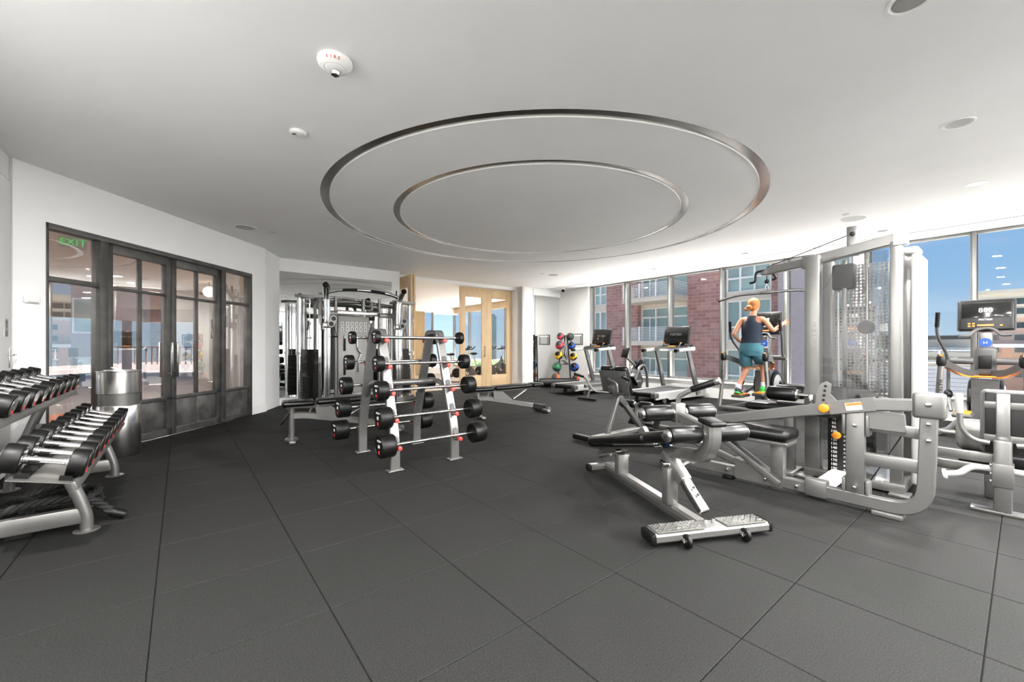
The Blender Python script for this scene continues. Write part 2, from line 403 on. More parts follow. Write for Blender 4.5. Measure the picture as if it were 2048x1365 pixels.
# ---- walls
struct('wall_left', rb((-1.34, 0.0, 0), (-1.22, 5.79, H)), 'wall', 'white wall behind the dumbbell rack', 'wall')
dB = (WB1-WB0).normalized(); nB = Vector((-dB.y, dB.x))           # nB points out of the gym (to -x)
def PB(s, off=0.0, z=0.0):                                        # s metres along the door wall from its near end
    q = WB0+dB*s+nB*off; return Vector((q.x, q.y, z))
def s_at(px):
    k = (px-CX)/F; return ((WB0.x+nB.x*0.04)-k*(WB0.y+nB.y*0.04))/(k*dB.y-dB.x)
LB = (WB1-WB0).length
S0, S1, S2, S3, S4 = [s_at(x) for x in (84, 203, 339, 441, 499)]
ZD = 2.37
def slabB(s0, s1, z0, z1, o0, o1):
    return B().add([PB(s, o, z) for z in (z0, z1) for (s, o) in ((s0, o0), (s1, o0), (s1, o1), (s0, o1))], [(0,3,2,1),(4,5,6,7),(0,1,5,4),(1,2,6,5),(2,3,7,6),(3,0,4,7)])
struct('wall_door', merge(slabB(0, S0, 0, H, 0, 0.16), slabB(S4, LB, 0, H, 0, 0.30), slabB(S0, S4, ZD, H, 0, 0.16)), 'wall', 'white wall around the black steel entrance doors', 'wall')
struct('baseboard_left', merge(slabB(S4, LB+0.012, 0, 0.14, -0.014, 0.0), slabB(LB, LB+0.014, 0, 0.14, -0.014, 0.3)), 'trim', 'white baseboard at the foot of the wall end beside the steel doors', 'baseboard')
struct('wall_return', merge(wallseg((WB1+nB*0.02), (WB1+nB*0.02+Vector((-0.25, 1.3))), 0, H, 0.15, 1)), 'wall', 'short white return wall between door wall and mirror wall', 'wall')
# mirror wall, folding-door wall, niche wall
struct('wall_mirror', rb((0.6, 9.08, 0), (3.96, 9.30, H)), 'wall', 'white wall carrying the large mirror behind the cable machine', 'wall')
struct('baseboard_mirror', rb((0.9, 9.066, 0), (3.97, 9.08, 0.13)), 'trim', 'white baseboard under the large mirror', 'baseboard')
mo = mk('wall_mirror_glass', rb((1.0, 9.060, 0.15), (3.76, 9.079, 2.62)), 'mirror'); tag(mo, 'large frameless wall mirror behind the cable machine', 'mirror')
struct('wall_back', merge(rb((7.70, 9.10, 0), (7.82, 9.75, H)), rb((7.70, 9.10, 0), (8.12, 9.30, H)), rb((8.12, 9.14, 0), (9.35, 9.30, 2.67)), rb((8.12, 9.08, 2.67), (9.35, 9.30, H)), rb((8.0, 9.3, 0), (9.35, 9.5, H))), 'wall', 'white pilaster and niche wall between wooden doors and windows', 'wall')
struct('baseboard_back', merge(rb((7.686, 9.086, 0), (8.12, 9.10, 0.12)), rb((7.686, 9.1, 0), (7.70, 9.56, 0.12))), 'trim', 'white baseboard around the pilaster beside the wooden doors', 'baseboard')
mo = mk('niche_mirror', rb((8.13, 9.118, 0.03), (9.24, 9.139, 2.66)), 'mirror'); tag(mo, 'tall niche mirror in the far corner beside the ball rack', 'mirror')
struct('wall_right', merge(rb((9.25, 7.93, 0), (9.45, 9.30, H)), rb((9.25, -5.0, 0), (9.45, 7.93, 0.345))), 'wall_shade_grey', 'corner wall and low wall under the windows, coloured grey for their shade', 'wall')
struct('trim_2', rb((9.20, -5.0, 0.345), (9.47, 7.93, 0.375)), 'trim', 'white window sill running under all the windows', 'window sill')
struct('wall_behind', merge(rb((-5.0, -5.0, 0), (9.35, -4.85, H)), rb((-5.15, -5.0, 0), (-5.0, 0.15, H)), rb((-5.0, 0.0, 0), (-1.22, 0.15, H))), 'wall', 'white walls behind the camera', 'wall')
struct('floor_bounce_terrace', merge(rb((9.46, -9.0, -0.35), (13.2, 16.0, -0.05))), 'white', 'added unseen white terrace below the window sills, bouncing sun inside', 'floor')  # unseen terrace, added to bounce sunlight up onto the ceiling
struct('ceiling_added_overhang', rb((9.36, -9.0, 3.26), (10.75, 16.5, 3.5)), 'concrete', 'added unseen overhang above the windows, keeping sun off the glass', 'ceiling')  # unseen slab, added to block direct sun from the room
# ---- windows
VM = [7.90, 6.655, 5.41, 4.17, 2.93, 1.70, 0.47, -0.77, -2.0, -3.24, -4.6]
for n in range(len(VM)-1):
    va, vb = VM[n], VM[n+1]
    wo = empty('window_%d' % (n+1), W(9.30, (va+vb)/2, 0.375), TH)
    tag(wo, ['floor-to-ceiling window beside the corner wall', 'second floor-to-ceiling window from the corner wall', 'floor-to-ceiling window behind the nearer treadmill', 'floor-to-ceiling window behind the exercising person', 'floor-to-ceiling window left of the cable tower', 'floor-to-ceiling window behind the cable tower', 'floor-to-ceiling window behind the elliptical at the right edge', 'floor-to-ceiling window past the right edge', 'second floor-to-ceiling window past the right edge', 'last floor-to-ceiling window past the right edge'][n], 'window', None, 'structure')
    hw = (va-vb)/2
    b = B().box((0.02, hw, 1.25), (0.14, 0.05, 2.51), 0.004).box((0.02, 0, 0.02), (0.10, 2*hw, 0.04), 0.003).box((0.02, 0, 2.485), (0.10, 2*hw, 0.04), 0.003)
    if n == len(VM)-2: b.box((0.02, -hw, 1.25), (0.14, 0.05, 2.51), 0.004)
    mk('window_frame', b, 'alum', wo)
    mk('outer_cap', B().box((0.115, hw, 1.25), (0.05, 0.07, 2.51), 0.004), 'darkalum', wo)
    mk('gasket', B().box((-0.045, hw+0.028, 1.25), (0.03, 0.012, 2.5)), 'darkalum', wo)
    mk('pane', B().box((0.05, 0, 1.25), (0.008, 2*hw-0.05, 2.43)), 'winglass', wo)
struct('trim_3', rb((9.235, 7.90, 0.37), (9.40, 7.96, H)), 'white', 'bright white reveal at the first window edge', 'trim')
# ---- entrance doors of blackened steel
sf = empty('door_1', PB(S0, 0.04), math.atan2(dB.y, dB.x))
tag(sf, 'blackened steel and glass double entrance doors with side lights', 'door', None, 'structure')
def sl(s): return s-S0
A0, A1, A2, A3, A4 = 0.0, sl(S1), sl(S2), sl(S3), sl(S4)
def fb(b, x0, x1, z0, z1, y0=-0.03, y1=0.05, bev=0.003):
    b.box(((x0+x1)/2, (y0+y1)/2, (z0+z1)/2), (x1-x0, y1-y0, z1-z0), bev); return b
fr = B()
fb(fr, A0, A4, ZD-0.055, ZD, -0.05, 0.07); fb(fr, A0, A0+0.02, 0, ZD, -0.05, 0.07); fb(fr, A4-0.05, A4, 0, ZD, -0.05, 0.07)
fb(fr, A1-0.05, A1+0.03, 0, ZD-0.055, -0.05, 0.07); fb(fr, A3-0.03, A3+0.05, 0, ZD-0.055, -0.05, 0.07)
fb(fr, A0, A1, 0, 0.05); fb(fr, A3, A4, 0, 0.05); fb(fr, A0, A1, 1.80, 1.85); fb(fr, A3, A4, 1.82, 1.86); fb(fr, A3, A4, 0.45, 0.49)
mk('door_frame', fr, 'steelframe', sf)
mk('threshold', B().box(((A1+A3)/2, -0.05, 0.006), (A3-A1+0.3, 0.12, 0.012), 0.003), 'brushed', sf)
def pane(x0, x1, z0, z1): mk('pane', B().box(((x0+x1)/2, 0.01, (z0+z1)/2), (x1-x0, 0.008, z1-z0)), 'doorglass', sf)
pane(A0+0.02, A1-0.05, 1.85, ZD-0.055); pane(A0+0.02, A1-0.05, 0.05, 1.80)
pane(A3+0.05, A4-0.05, 1.86, ZD-0.055); pane(A3+0.05, A4-0.05, 0.49, 1.82)
mk('kick_panel', B().box(((A3+A4)/2, 0.01, 0.25), (A4-A3-0.1, 0.02, 0.40)), 'steelpanel', sf)
for n, (x0, x1) in enumerate(((A1+0.03, A2-0.004), (A2+0.004, A3-0.03))):
    d = B(); z1 = ZD-0.06; xm = (x0+x1)/2
    fb(d, x0, x0+0.07, 0.012, z1); fb(d, x1-0.07, x1, 0.012, z1); fb(d, x0, x1, z1-0.10, z1); fb(d, x0, x1, 0.012, 0.09)
    fb(d, x0, x1, 0.45, 0.50); fb(d, x0, x1, 1.80, 1.835, -0.02, 0.03); fb(d, xm-0.014, xm+0.014, 0.5, z1, -0.02, 0.03)
    leaf = mk('door_leaf', d, 'steelframe', sf)
    for a, c in ((x0+0.07, xm-0.006), (xm+0.006, x1-0.07)): mk('kick_panel', B().box(((a+c)/2, 0.01, 0.27), (c-a, 0.025, 0.37), 0.003), 'steelpanel', leaf)
    for a, c in ((x0+0.07, xm-0.014), (xm+0.014, x1-0.07)):
        for z0, zz in ((0.5, 1.80), (1.835, z1-0.10)):
            mk('pane', B().box(((a+c)/2, 0.008, (z0+zz)/2), (c-a, 0.006, zz-z0)), 'doorglass', leaf)
    hx = x1-0.035 if n == 0 else x0+0.035
    for sgn in (-1, 1):
        hb = B().box((hx, sgn*0.075, 0.98), (0.03, 0.022, 0.46), 0.006)
        for zz in (0.80, 1.16): hb.cyl((hx, 0, zz), (hx, sgn*0.075, zz), 0.010, seg=10)
        mk('pull_handle', hb, 'brushed', leaf, 'long flat steel pull handle')
text('pane_lettering', 'ROOM', 0.115, frameM(((A3+A4)/2, 0.017, 1.62), (-1, 0, 0), (0, 0, 1)), 'decal', sf, 0.0005)
# ---- wooden folding doors to the studio
ZW = 2.79
struct('trim_4', merge(rb((3.96, 9.40, ZW), (7.70, 9.75, H)), rb((3.90, 9.3, 0), (3.96, 9.75, H))), 'white', 'white head and jamb of the studio door opening', 'trim')
fd = empty('door_2', W(6.8, 9.62), TH); tag(fd, 'pale birch folding doors with glass panels into the studio', 'door', None, 'structure')
def wleaf(x0, x1, y, handle=None, par=fd):
    b = B()
    for a, c in ((x0, x0+0.17), (x1-0.17, x1)): b.box(((a+c)/2, y, ZW/2), (c-a, 0.05, ZW-0.02), 0.003)
    b.box(((x0+x1)/2, y, ZW-0.14), (x1-x0-0.3, 0.05, 0.26), 0.002).box(((x0+x1)/2, y, 0.17), (x1-x0-0.3, 0.05, 0.32), 0.002)
    lf = mk('door_leaf', b, 'birch', par)
    mk('pane', B().box(((x0+x1)/2, y, (0.33+ZW-0.27)/2), (x1-x0-0.34, 0.008, ZW-0.60)), 'clearglass', lf)
    if handle is not None:
        hb = B().tube([(handle, y-0.03, 0.86), (handle, y-0.075, 0.86), (handle, y-0.075, 1.14), (handle, y-0.03, 1.14)], 0.009, 8, 0.02)
        mk('pull_handle', hb, 'darkalum', lf)
    return lf
wleaf(-0.89, 0.0, 0.0, -0.10); wleaf(0.003, 0.89, 0.0)
fo = empty('door_3', W(4.02, 9.60), TH-PI/2); tag(fo, 'pair of birch door leaves folded open beside the mirror wall', 'door', None, 'structure')
l1 = wleaf(0.02, 0.93, 0.05, None, fo); l2 = wleaf(0.02, 0.93, 0.115, None, fo)
for zz in (0.35, 1.0, 1.75, 2.6): mk('hinge', B().cyl((0.935, 0.082, zz-0.05), (0.935, 0.082, zz+0.05), 0.012, seg=10), 'chrome', fo)
# white utility door at the far left
dl = empty('door_4', W(-1.215, 5.30), TH); tag(dl, 'white flush door with a lever plate behind the dumbbell rack', 'door', None, 'structure')
mk('door_leaf', B().box((0.008, 0, 1.33), (0.02, 0.86, 2.62), 0.003), 'wall', dl)
mk('gap', B().box((0.004, 0.437, 1.33), (0.012, 0.012, 2.64)).box((0.004, 0, 2.645), (0.012, 0.87, 0.010)), 'joint', dl)
mk('lever_plate', B().box((0.022, 0.395, 1.05), (0.012, 0.05, 0.17), 0.004).box((0.05, 0.36, 1.08), (0.02, 0.11, 0.018), 0.005), 'brushed', dl)
sg = thing('door_sign', 'small grey pictogram sign on the white utility door', 'sign', -1.196, 5.60, 1.32)
mk('plate', B().box((0.0, 0, 0), (0.008, 0.10, 0.16), 0.003), 'paper', sg)
mk('pictogram', B().cyl((0.004, 0, 0.05), (0.006, 0, 0.05), 0.014, seg=14).box((0.005, 0, 0.018), (0.002, 0.014, 0.04)), 'blackplastic', sg)
mk('text_lines', B().box((0.005, 0, -0.03), (0.002, 0.05, 0.008)).box((0.005, 0, -0.048), (0.002, 0.055, 0.008)).box((0.005, 0, -0.066), (0.002, 0.04, 0.008)), 'blackplastic', sg)
for nm, s_, z, lb in (('wall_sensor', s_at(53), 1.60, 'small white rounded thermostat box on the wall left of the steel doors'),):
    so = empty(nm, PB(s_, -0.015, z), math.atan2(dB.y, dB.x)); tag(so, lb, 'thermostat')
    mk('body', B().box((0, 0, 0), (0.12, 0.03, 0.075), 0.012), 'white', so); mk('vent', B().box((0, -0.016, -0.028), (0.08, 0.003, 0.006)), 'lightplastic', so)
tv = thing('television', 'large dark wall television reflected at the left edge of the mirror', 'television', 3.06, -4.82, 1.82)
mk('bezel', B().box((0, 0, 0), (1.72, 0.05, 0.98), 0.01), 'blackplastic', tv); mk('screen', B().box((0, 0.028, 0), (1.68, 0.006, 0.94), 0.002), 'screen', tv)
# ---- studio behind the wooden doors
struct('floor_studio', rb((2.5, 9.55, -0.2), (9.45, 15.6, 0.004)), 'oakfloor', 'pale wooden floor of the studio', 'floor')
struct('ceiling_studio', rb((2.5, 9.75, 2.80), (9.35, 15.6, 3.0)), 'ceiling', 'white ceiling of the studio', 'ceiling')
struct('wall_studio', merge(rb((2.5, 15.4, 0), (4.9, 15.6, 2.79)), rb((8.2, 15.4, 2.5), (9.35, 15.6, 2.79)), rb((4.9, 15.4, 2.55), (8.2, 15.6, 2.79)), rb((4.9, 15.4, 0), (9.35, 15.6, 0.25)), rb((2.4, 9.3, 0), (2.5, 15.6, 2.79))), 'wall', 'white far wall of the studio', 'wall')
struct('wall_studio_sill', merge(rb((9.25, 9.5, 0), (9.45, 15.6, 0.30)), rb((9.2, 9.5, 2.55), (9.3, 15.6, 2.80))), 'birch', 'low wall and wooden pelmet of the studio windows', 'wall')
for n in range(5):
    va = 9.5+n*1.22
    wo = empty('window_%d' % (n+11), W(9.30, va+0.61, 0.30), TH); tag(wo, 'studio window, number %s from the niche mirror' % ('one', 'two', 'three', 'four', 'five')[n], 'window', None, 'structure')
    mk('window_frame', B().box((0.02, 0.61, 1.2), (0.12, 0.05, 2.4), 0.003).box((0.02, 0, 0.02), (0.1, 1.22, 0.04), 0.003), 'alum', wo)
    mk('pane', B().box((0.05, 0, 1.2), (0.008, 1.16, 2.3)), 'winglass', wo)
wo = empty('window_16', W(6.55, 15.45, 0.25), TH); tag(wo, 'wide studio window in the far wall between curtains', 'window', None, 'structure')
b = B()
for x in (-1.62, -0.55, 0.55, 1.62): b.box((x, 0, 1.15), (0.06, 0.1, 2.3), 0.003)
mk('window_frame', b, 'alum', wo); mk('pane', B().box((0, 0.02, 1.15), (3.2, 0.008, 2.28)), 'winglass', wo)
def curtain(u0, u1, v, lab):
    co = thing('curtain', lab, 'curtain', (u0+u1)/2, v, 0, 0, 'studio curtains'); b = B(); n = 60; L = u1-u0; vs = []; fs = []
    for k in range(n+1):
        x = -L/2+L*k/n; y = 0.035*math.sin(k*1.25)
        vs += [(x, y, 0.03), (x, y*0.7, 2.55), (x, y+0.006, 0.03), (x, y*0.7+0.006, 2.55)]
    for k in range(n): a = 4*k; fs += [(a, a+4, a+5, a+1), (a+2, a+3, a+7, a+6)]
    b.add(vs, fs); mk('fabric', b, 'curtain', co); mk('rail', B().box((0, 0, 2.57), (L, 0.04, 0.03), 0.004), 'white', co)
curtain(5.9, 6.9, 15.30, 'gathered cream curtain in the middle of the studio far wall')
curtain(7.0, 7.7, 15.22, 'gathered cream curtain by the studio corner window')
for n, (u, v) in enumerate(((4.6, 11.2), (6.6, 12.6), (5.2, 14.0))):  # unseen lights, added because the studio was too dark
    lt = bpy.data.lights.new('studio_fill_lamp', 'AREA'); lt.energy = 22; lt.shape = 'DISK'; lt.size = 0.3; lt.color = (1, 0.95, 0.88)
    d = tag(empty('added_studio_downlight', W(u, v, 2.80)), 'added round studio ceiling light, %s from the doors' % ('nearest', 'second', 'farthest')[n], 'light', 'added studio ceiling lights')
    mk('rim', B().lathe([(0.17, 0), (0.17, -0.006), (0.155, -0.008)], (0, 0, 0), (0, 0, 1), 24), 'white', d); mk('diffuser', B().lathe([(0.155, -0.004), (0.001, -0.005)], (0, 0, 0), (0, 0, 1), 24), 'lamp', d)
    lo = bpy.data.objects.new('studio_fill_lamp', lt); COL.objects.link(lo); lo.parent = d; lo.location = (0, 0, -0.02)
# ---- lobby behind the steel doors
def wx(x0, x1, y0, y1, z0, z1): return B().box(((x0+x1)/2, (y0+y1)/2, (z0+z1)/2), (x1-x0, y1-y0, z1-z0))
struct('floor_lobby', wx(-26, -4.62, 1.5, 30, -0.2, 0.004), 'lobbytile', 'grey brown tiled lobby floor', 'floor')
struct('ceiling_lobby', merge(wx(-16, -4.75, 1.5, 18, 2.74, 2.95), wx(-16.2, -4.75, 18, 18.3, 2.2, 2.95), wx(-16.3, -16, 1.5, 18.3, 2.2, 2.95)), 'lobbyceil', 'beige lobby ceiling', 'ceiling')
struct('wall_lobby', merge(wx(-16, -4.75, 1.4, 1.5, 0, 2.95), wx(-6.6, -4.9, 9.6, 9.75, 0, 2.95)), 'lobbyceil', 'beige lobby end wall', 'wall')
o = mk('lobby_column', merge(B().box((-10.8, 14.6, 1.37), (0.48, 0.48, 2.74), 0.01), B().box((-10.8, 14.6, 0.05), (0.52, 0.52, 0.10), 0.01)), 'wall_shade_grey'); tag(o, 'square pale lobby column seen through the right steel door', 'column')
for n, (x, y) in enumerate(((-15.9, 17.0), (-13.6, 18.1), (-11.9, 18.1), (-15.9, 13.5), (-15.9, 10))):
    o = mk('wooden_post', B().box((x, y, 1.10), (0.22, 0.22, 2.19), 0.01), 'brownwood'); tag(o, 'brown wooden lobby post, %s' % ('at the far glazed corner', 'left of the pale column', 'just behind the pale column', 'in the side glazing far off', 'in the side glazing nearer by')[n], 'post', 'lobby posts')
o = mk('rug', B().box((-6.6, 6.6, 0.012), (2.0, 1.6, 0.016), 0.004), 'orangerug'); tag(o, 'orange rug on the lobby floor behind the doors', 'rug')
rl = tag(empty('terrace_railing', (-20, 25.5, 0)), 'brown slatted terrace railing beyond the lobby', 'railing')
mk('top_rail', B().box((0, 0, 1.08), (9, 0.08, 0.06)), 'brownwood', rl)
bal = mesh('baluster', B().box((0, 0, 0.55), (0.06, 0.04, 1.06)), 'brownwood', 0)
for k in range(26):
    o = mk('baluster', bal, None, rl); o.location = (-4.4+k*0.35, 0, 0)
for n, (x, y, z, r) in enumerate(((-6.35, 9.3, 2.50, 0.13), (-7.5, 10.2, 2.5, 0.13))):
    g = tag(empty('globe_pendant', (x, y, 2.74)), ('white globe pendant lamp behind the right side light', 'white globe pendant lamp behind the right steel door')[n], 'lamp', 'lobby globes')
    mk('globe', B().ball((0, 0, z-2.74), r), 'globe', g); mk('stem', B().cyl((0, 0, z-2.74+r-0.01), (0, 0, 0), 0.01, seg=8), 'blackplastic', g)
for n in range(4):
    o = mk('linear_light', B().box((-9.2-n*1.5, 9.3+n*1.4, 2.732), (0.7, 0.12, 0.016)), 'lamp'); tag(o, 'slim recessed lobby ceiling light, number %s from the doors' % ('one', 'two', 'three', 'four')[n], 'light', 'lobby ceiling lights')
for n, (x, y) in enumerate(((-7.5, 5.0), (-8.5, 8.5), (-10.5, 12.0))):  # bare lamps without fixtures, added to brighten the lobby
    lt = bpy.data.lights.new('lobby_fill_lamp', 'AREA'); lt.energy = 90; lt.shape = 'DISK'; lt.size = 0.4; lt.color = (1, 0.93, 0.86)
    lo = bpy.data.objects.new('lobby_fill_lamp', lt); COL.objects.link(lo); lo.location = (x, y, 2.725)
ex = tag(empty('exit_sign', (-5.97, 5.60, 2.565), math.atan2(5.60, -5.97)-PI/2), 'green EXIT sign hanging behind the left steel side light', 'sign')
mk('panel', B().box((0, 0, 0), (0.27, 0.02, 0.16), 0.004), 'lobbyceil', ex); mk('stem', B().cyl((0, 0, 0.08), (0, 0, 0.175), 0.01, seg=8), 'lobbyceil', ex)
text('letters', 'EXIT', 0.125, frameM((0, -0.012, 0), (1, 0, 0), (0, 0, 1)), 'exitgreen', ex)
# ---- outside: ground, facing apartment block, other buildings
struct('ground_outside', wx(-160, 330, -90, 420, -12.3, -12.0), 'asphalt', 'grey street level far below the windows', 'ground')
ab = tag(empty('apartment_building', W(27.5, 14.0, -12.0), TH), 'red brick apartment block with balconies across the street', 'building')
ZF = 12.0
# facade lies in the local plane x = 0, y runs along it (v - 14), z from street
ST_Z = [1.36-3.1*k+ZF for k in (4, 3, 2, 1, 0, -1, -2, -3)]
BAYS = [(19.6-14, 23.6-14, 0), (14.7-14, 18.7-14, 1), (9.46-14, 12.07-14, 0)]   # last: balcony or not
wb = B()
edges = [30.0-14]+[e_ for (a, c, _) in ((BAYS[0][0]+2.1, BAYS[0][1], 0), BAYS[1], BAYS[2]) for e_ in (c, a)]+[8.4-14]
BAYS[0] = (BAYS[0][0]+2.1, BAYS[0][1], 0)
for k in range(0, len(edges), 2):
    a, c = edges[k], edges[k+1]; wb.box((0.5, (a+c)/2, 12), (1.0, abs(a-c), 24))
mk('brick_wall', wb, 'brick', ab)
mk('core', B().box((3.0, 5.4, 12), (4.2, 21.4, 23.8)), 'concrete', ab)
pan = mesh('pane', B().box((0, 0, 0), (0.02, 1, 1)), 'facadeglass', 0)
for (a, c, balc) in BAYS:
    wd = c-a; rec = 0.55 if balc else 0.15
    for zi, z in enumerate(ST_Z):
        if z > 23 or z < 2: continue
        mk('spandrel', B().box((rec, (a+c)/2, z-0.15), (0.3, wd, 0.55)), 'concrete', ab)
        wn = mk('window', merge(*[B().box((rec-0.02, a+wd*t, z+1.38), (0.16, 0.12, 2.6)) for t in (0.01, 0.36, 0.68, 0.99)], *[B().box((rec-0.02, (a+c)/2, z+q), (0.14, wd, 0.11)) for q in (0.14, 1.95 if balc else 1.0, 2.66)]), 'facadeframe', ab)
        o = mk('pane', pan, None, wn); o.location = (rec+0.04, (a+c)/2, z+1.38); o.scale = (1, wd, 2.6)
        if balc:
            dr = B().box((rec-0.02, c-0.75, z+1.05), (0.1, 0.09, 2.0)).box((rec-0.02, c-0.12, z+1.05), (0.1, 0.09, 2.0)).box((rec-0.02, c-0.43, z+2.0), (0.1, 0.7, 0.09))
            mk('balcony_door', dr, 'facadeframe', ab)
            bl = mk('balcony_slab', B().box((-0.75, (a+c)/2, z), (2.2, wd+0.15, 0.32)), 'concrete', ab)
            rr_ = B(); x0 = -1.8; y0, y1 = a, c
            for q in range(9): zz = z+0.22+q*0.11; rr_.bar((x0, y0, zz), (x0, y1, zz), 0.03, 0.035); rr_.bar((x0, y0, zz), (0, y0, zz), 0.03, 0.035); rr_.bar((x0, y1, zz), (0, y1, zz), 0.03, 0.035)
            mk('railing', rr_, 'railing', bl)
            for t in (0, 0.33, 0.66, 1.0):
                mk('railing_post', B().box((x0, y0+(y1-y0)*t, z+0.68), (0.09, 0.09, 1.05)), 'railing', bl)
sb = tag(empty('stucco_building', W(25.2, 6.2, -12), TH), 'lilac grey stucco block between brick building and cable tower', 'building')
mk('wall', B().box((2.0, 0.55, 12), (4.0, 3.2, 26)), 'stucco', sb)
for zi in range(7):
    for y in (-0.5,):
        wn = mk('window', B().box((-0.02, y, 2.0+3.2*zi), (0.1, 1.0, 1.9)), 'facadeframe', sb); mk('pane', B().box((-0.06, y, 2.0+3.2*zi), (0.06, 0.85, 1.75)), 'facadeglass', wn)
lb = tag(empty('terrace_building', W(144, 15.6, -12), TH), 'low grey building with a glazed terrace storey at right', 'building')
mk('lower_wall', B().box((6, 0, 5.6), (12, 19, 11.2)), 'siding', lb); mk('terrace_slab', B().box((-0.6, 0, 11.45), (3.0, 19.4, 0.5)), 'concrete', lb)
mk('upper_wall', B().box((7, -4.0, 13.3), (10, 11, 3.2)), 'siding', lb); mk('roof_fascia', B().box((5, 0, 15.2), (12.5, 19.4, 0.9)), 'greyplastic', lb)
for k in range(4):
    wn = mk('window', B().box((1.5, 2.5+k*2.0, 13.5), (0.3, 1.9, 2.4)), 'greyplastic', lb); mk('pane', B().box((1.3, 2.5+k*2.0, 13.5), (0.2, 1.7, 2.0)), 'darkglass', wn)
for k in range(6): wn = mk('window', B().box((-0.05, 7.6-k*2.9, 10.1), (0.2, 2.5, 1.0)), 'facadeframe', lb); mk('pane', B().box((-0.12, 7.6-k*2.9, 10.1), (0.2, 2.3, 0.8)), 'darkglass', wn)
for k in range(6): mk('railing', B().box((-1.9, 0, 11.8+k*0.18), (0.06, 19, 0.06)), 'railing', lb)
for k in range(14): mk('railing_post', B().box((-1.9, -9.1+k*1.4, 12.2), (0.08, 0.08, 1.1)), 'railing', lb)
sc = mk('screen_wall', B(), 'siding') if False else tag(empty('screen_wall', W(23, 2.75, -12), TH), 'pale grey siding wall rising outside the right window', 'wall')
mk('core', B().box((0.3, 0, 6.2), (0.4, 4.0, 12.4)), 'siding', sc)
brd = mesh('siding_board', B().box((0, 0, 0), (0.03, 4.0, 0.145), 0.0), 'siding', 0)
for k in range(60):
    o = mk('siding_board', brd, None, sc); o.location = (0.085-0.005*(k % 2), 0, 12.30-k*0.155); o.rotation_euler = (0, math.radians(-4), 0)
mk('coping', B().box((0.3, 0, 12.45), (0.6, 4.1, 0.10)), 'concrete', sc)
for k in range(4): mk('fence_post', B().box((0.4, -1.95+k*1.3, 12.75), (0.05, 0.05, 0.5)), 'railing', sc)
mk('fence_rail', B().box((0.4, 0, 12.98), (0.05, 4.0, 0.04)), 'railing', sc)
ob = tag(empty('office_building', W(165.8, -8.6, -12), TH), 'beige and orange brick office block at the right edge', 'building')
mk('brick_wall', B().box((8, 0, 10.2), (16, 33, 20.4)), 'orangebrick', ob); mk('upper_wall', B().box((8, 0, 23.6), (16.4, 33.4, 6.5)), 'beige', ob); mk('cornice', B().box((8, 0, 27.2), (18, 35, 0.9)), 'beige', ob)
for zi, z in enumerate((5.9, 9.0, 12.2, 15.3, 18.4, 22.0, 24.5)):
    for k in range(7):
        big = z > 20; wd = 4.2 if big else 2.0
        wn = mk('window', B().box((-0.1 if not big else -0.3, 13.6-k*4.5, z), (0.3, wd+0.2, 1.7)), 'beige', ob); mk('pane', B().box((-0.2 if not big else -0.4, 13.6-k*4.5, z), (0.2, wd, 1.5)), 'darkglass', wn)
mk('canopy', B().box((-5, 4, 13.2), (10, 22, 0.9)), 'white', ob)
ft = tag(empty('white_tower', W(75.9, 93.0, -12), TH), 'tall white residential tower seen through the wooden doors', 'building')
mk('wall', B().box((4, 0, 12.4), (8, 9, 24.8)), 'white', ft)
for zi in range(7):
    for k in range(3): wn = mk('window', B().box((-0.05, -2.8+k*2.8, 3+zi*3.1), (0.12, 1.8, 1.6)), 'greyplastic', ft); mk('pane', B().box((-0.1, -2.8+k*2.8, 3+zi*3.1), (0.06, 1.6, 1.4)), 'darkglass', wn)
dt = mk('dark_tower', merge(B().box((0, 0, 21), (7, 7, 42), 0.1), B().box((0, 0, 43), (5, 5, 2), 0.1)), 'darkglass'); dt.location = W(235, 324, -12); dt.rotation_euler = (0, 0, TH); tag(dt, 'distant dark glass tower on the horizon', 'building')
tb = B(); rnd = random.Random(3)
for k in range(420):
    a = rnd.uniform(0, 1); u = rnd.uniform(45, 190); v = rnd.uniform(25, 190)
    tb.ball(W(u, v, -10.5+rnd.uniform(0, 1.8)), rnd.uniform(2.0, 4.2), (1, 1, 0.8), 7, 5)
o = mk('treetops', tb, 'leaf'); tag(o, 'green treetops out to the horizon', 'trees', None, 'stuff')
for n, (u, v, z, r) in enumerate(((26.5, -3.2, -3.2, 2.6), (27, -9.5, -3.6, 2.8), (20.0, 13, -9, 2.2))):
    t = tag(empty('tree', W(u, v, -12), TH), ('green street tree below the elliptical at right', 'second green street tree at the right edge', 'street tree at the foot of the brick block')[n], 'tree')
    c = B(); rr = random.Random(n)
    for k in range(60): c.ball((rr.gauss(0, r*0.42), rr.gauss(0, r*0.42), z+12+rr.gauss(0, r*0.3)), rr.uniform(0.35, 0.8), (1, 1, 0.8), 7, 5)
    mk('crown', c, 'leaf', t); mk('trunk', B().cyl((0, 0, 0), (0, 0, z+12), 0.22, seg=8), 'brownwood', t)
ORDB = ('first', 'second', 'third', 'fourth', 'fifth', 'sixth', 'seventh', 'eighth', 'ninth', 'tenth', 'eleventh', 'twelfth')
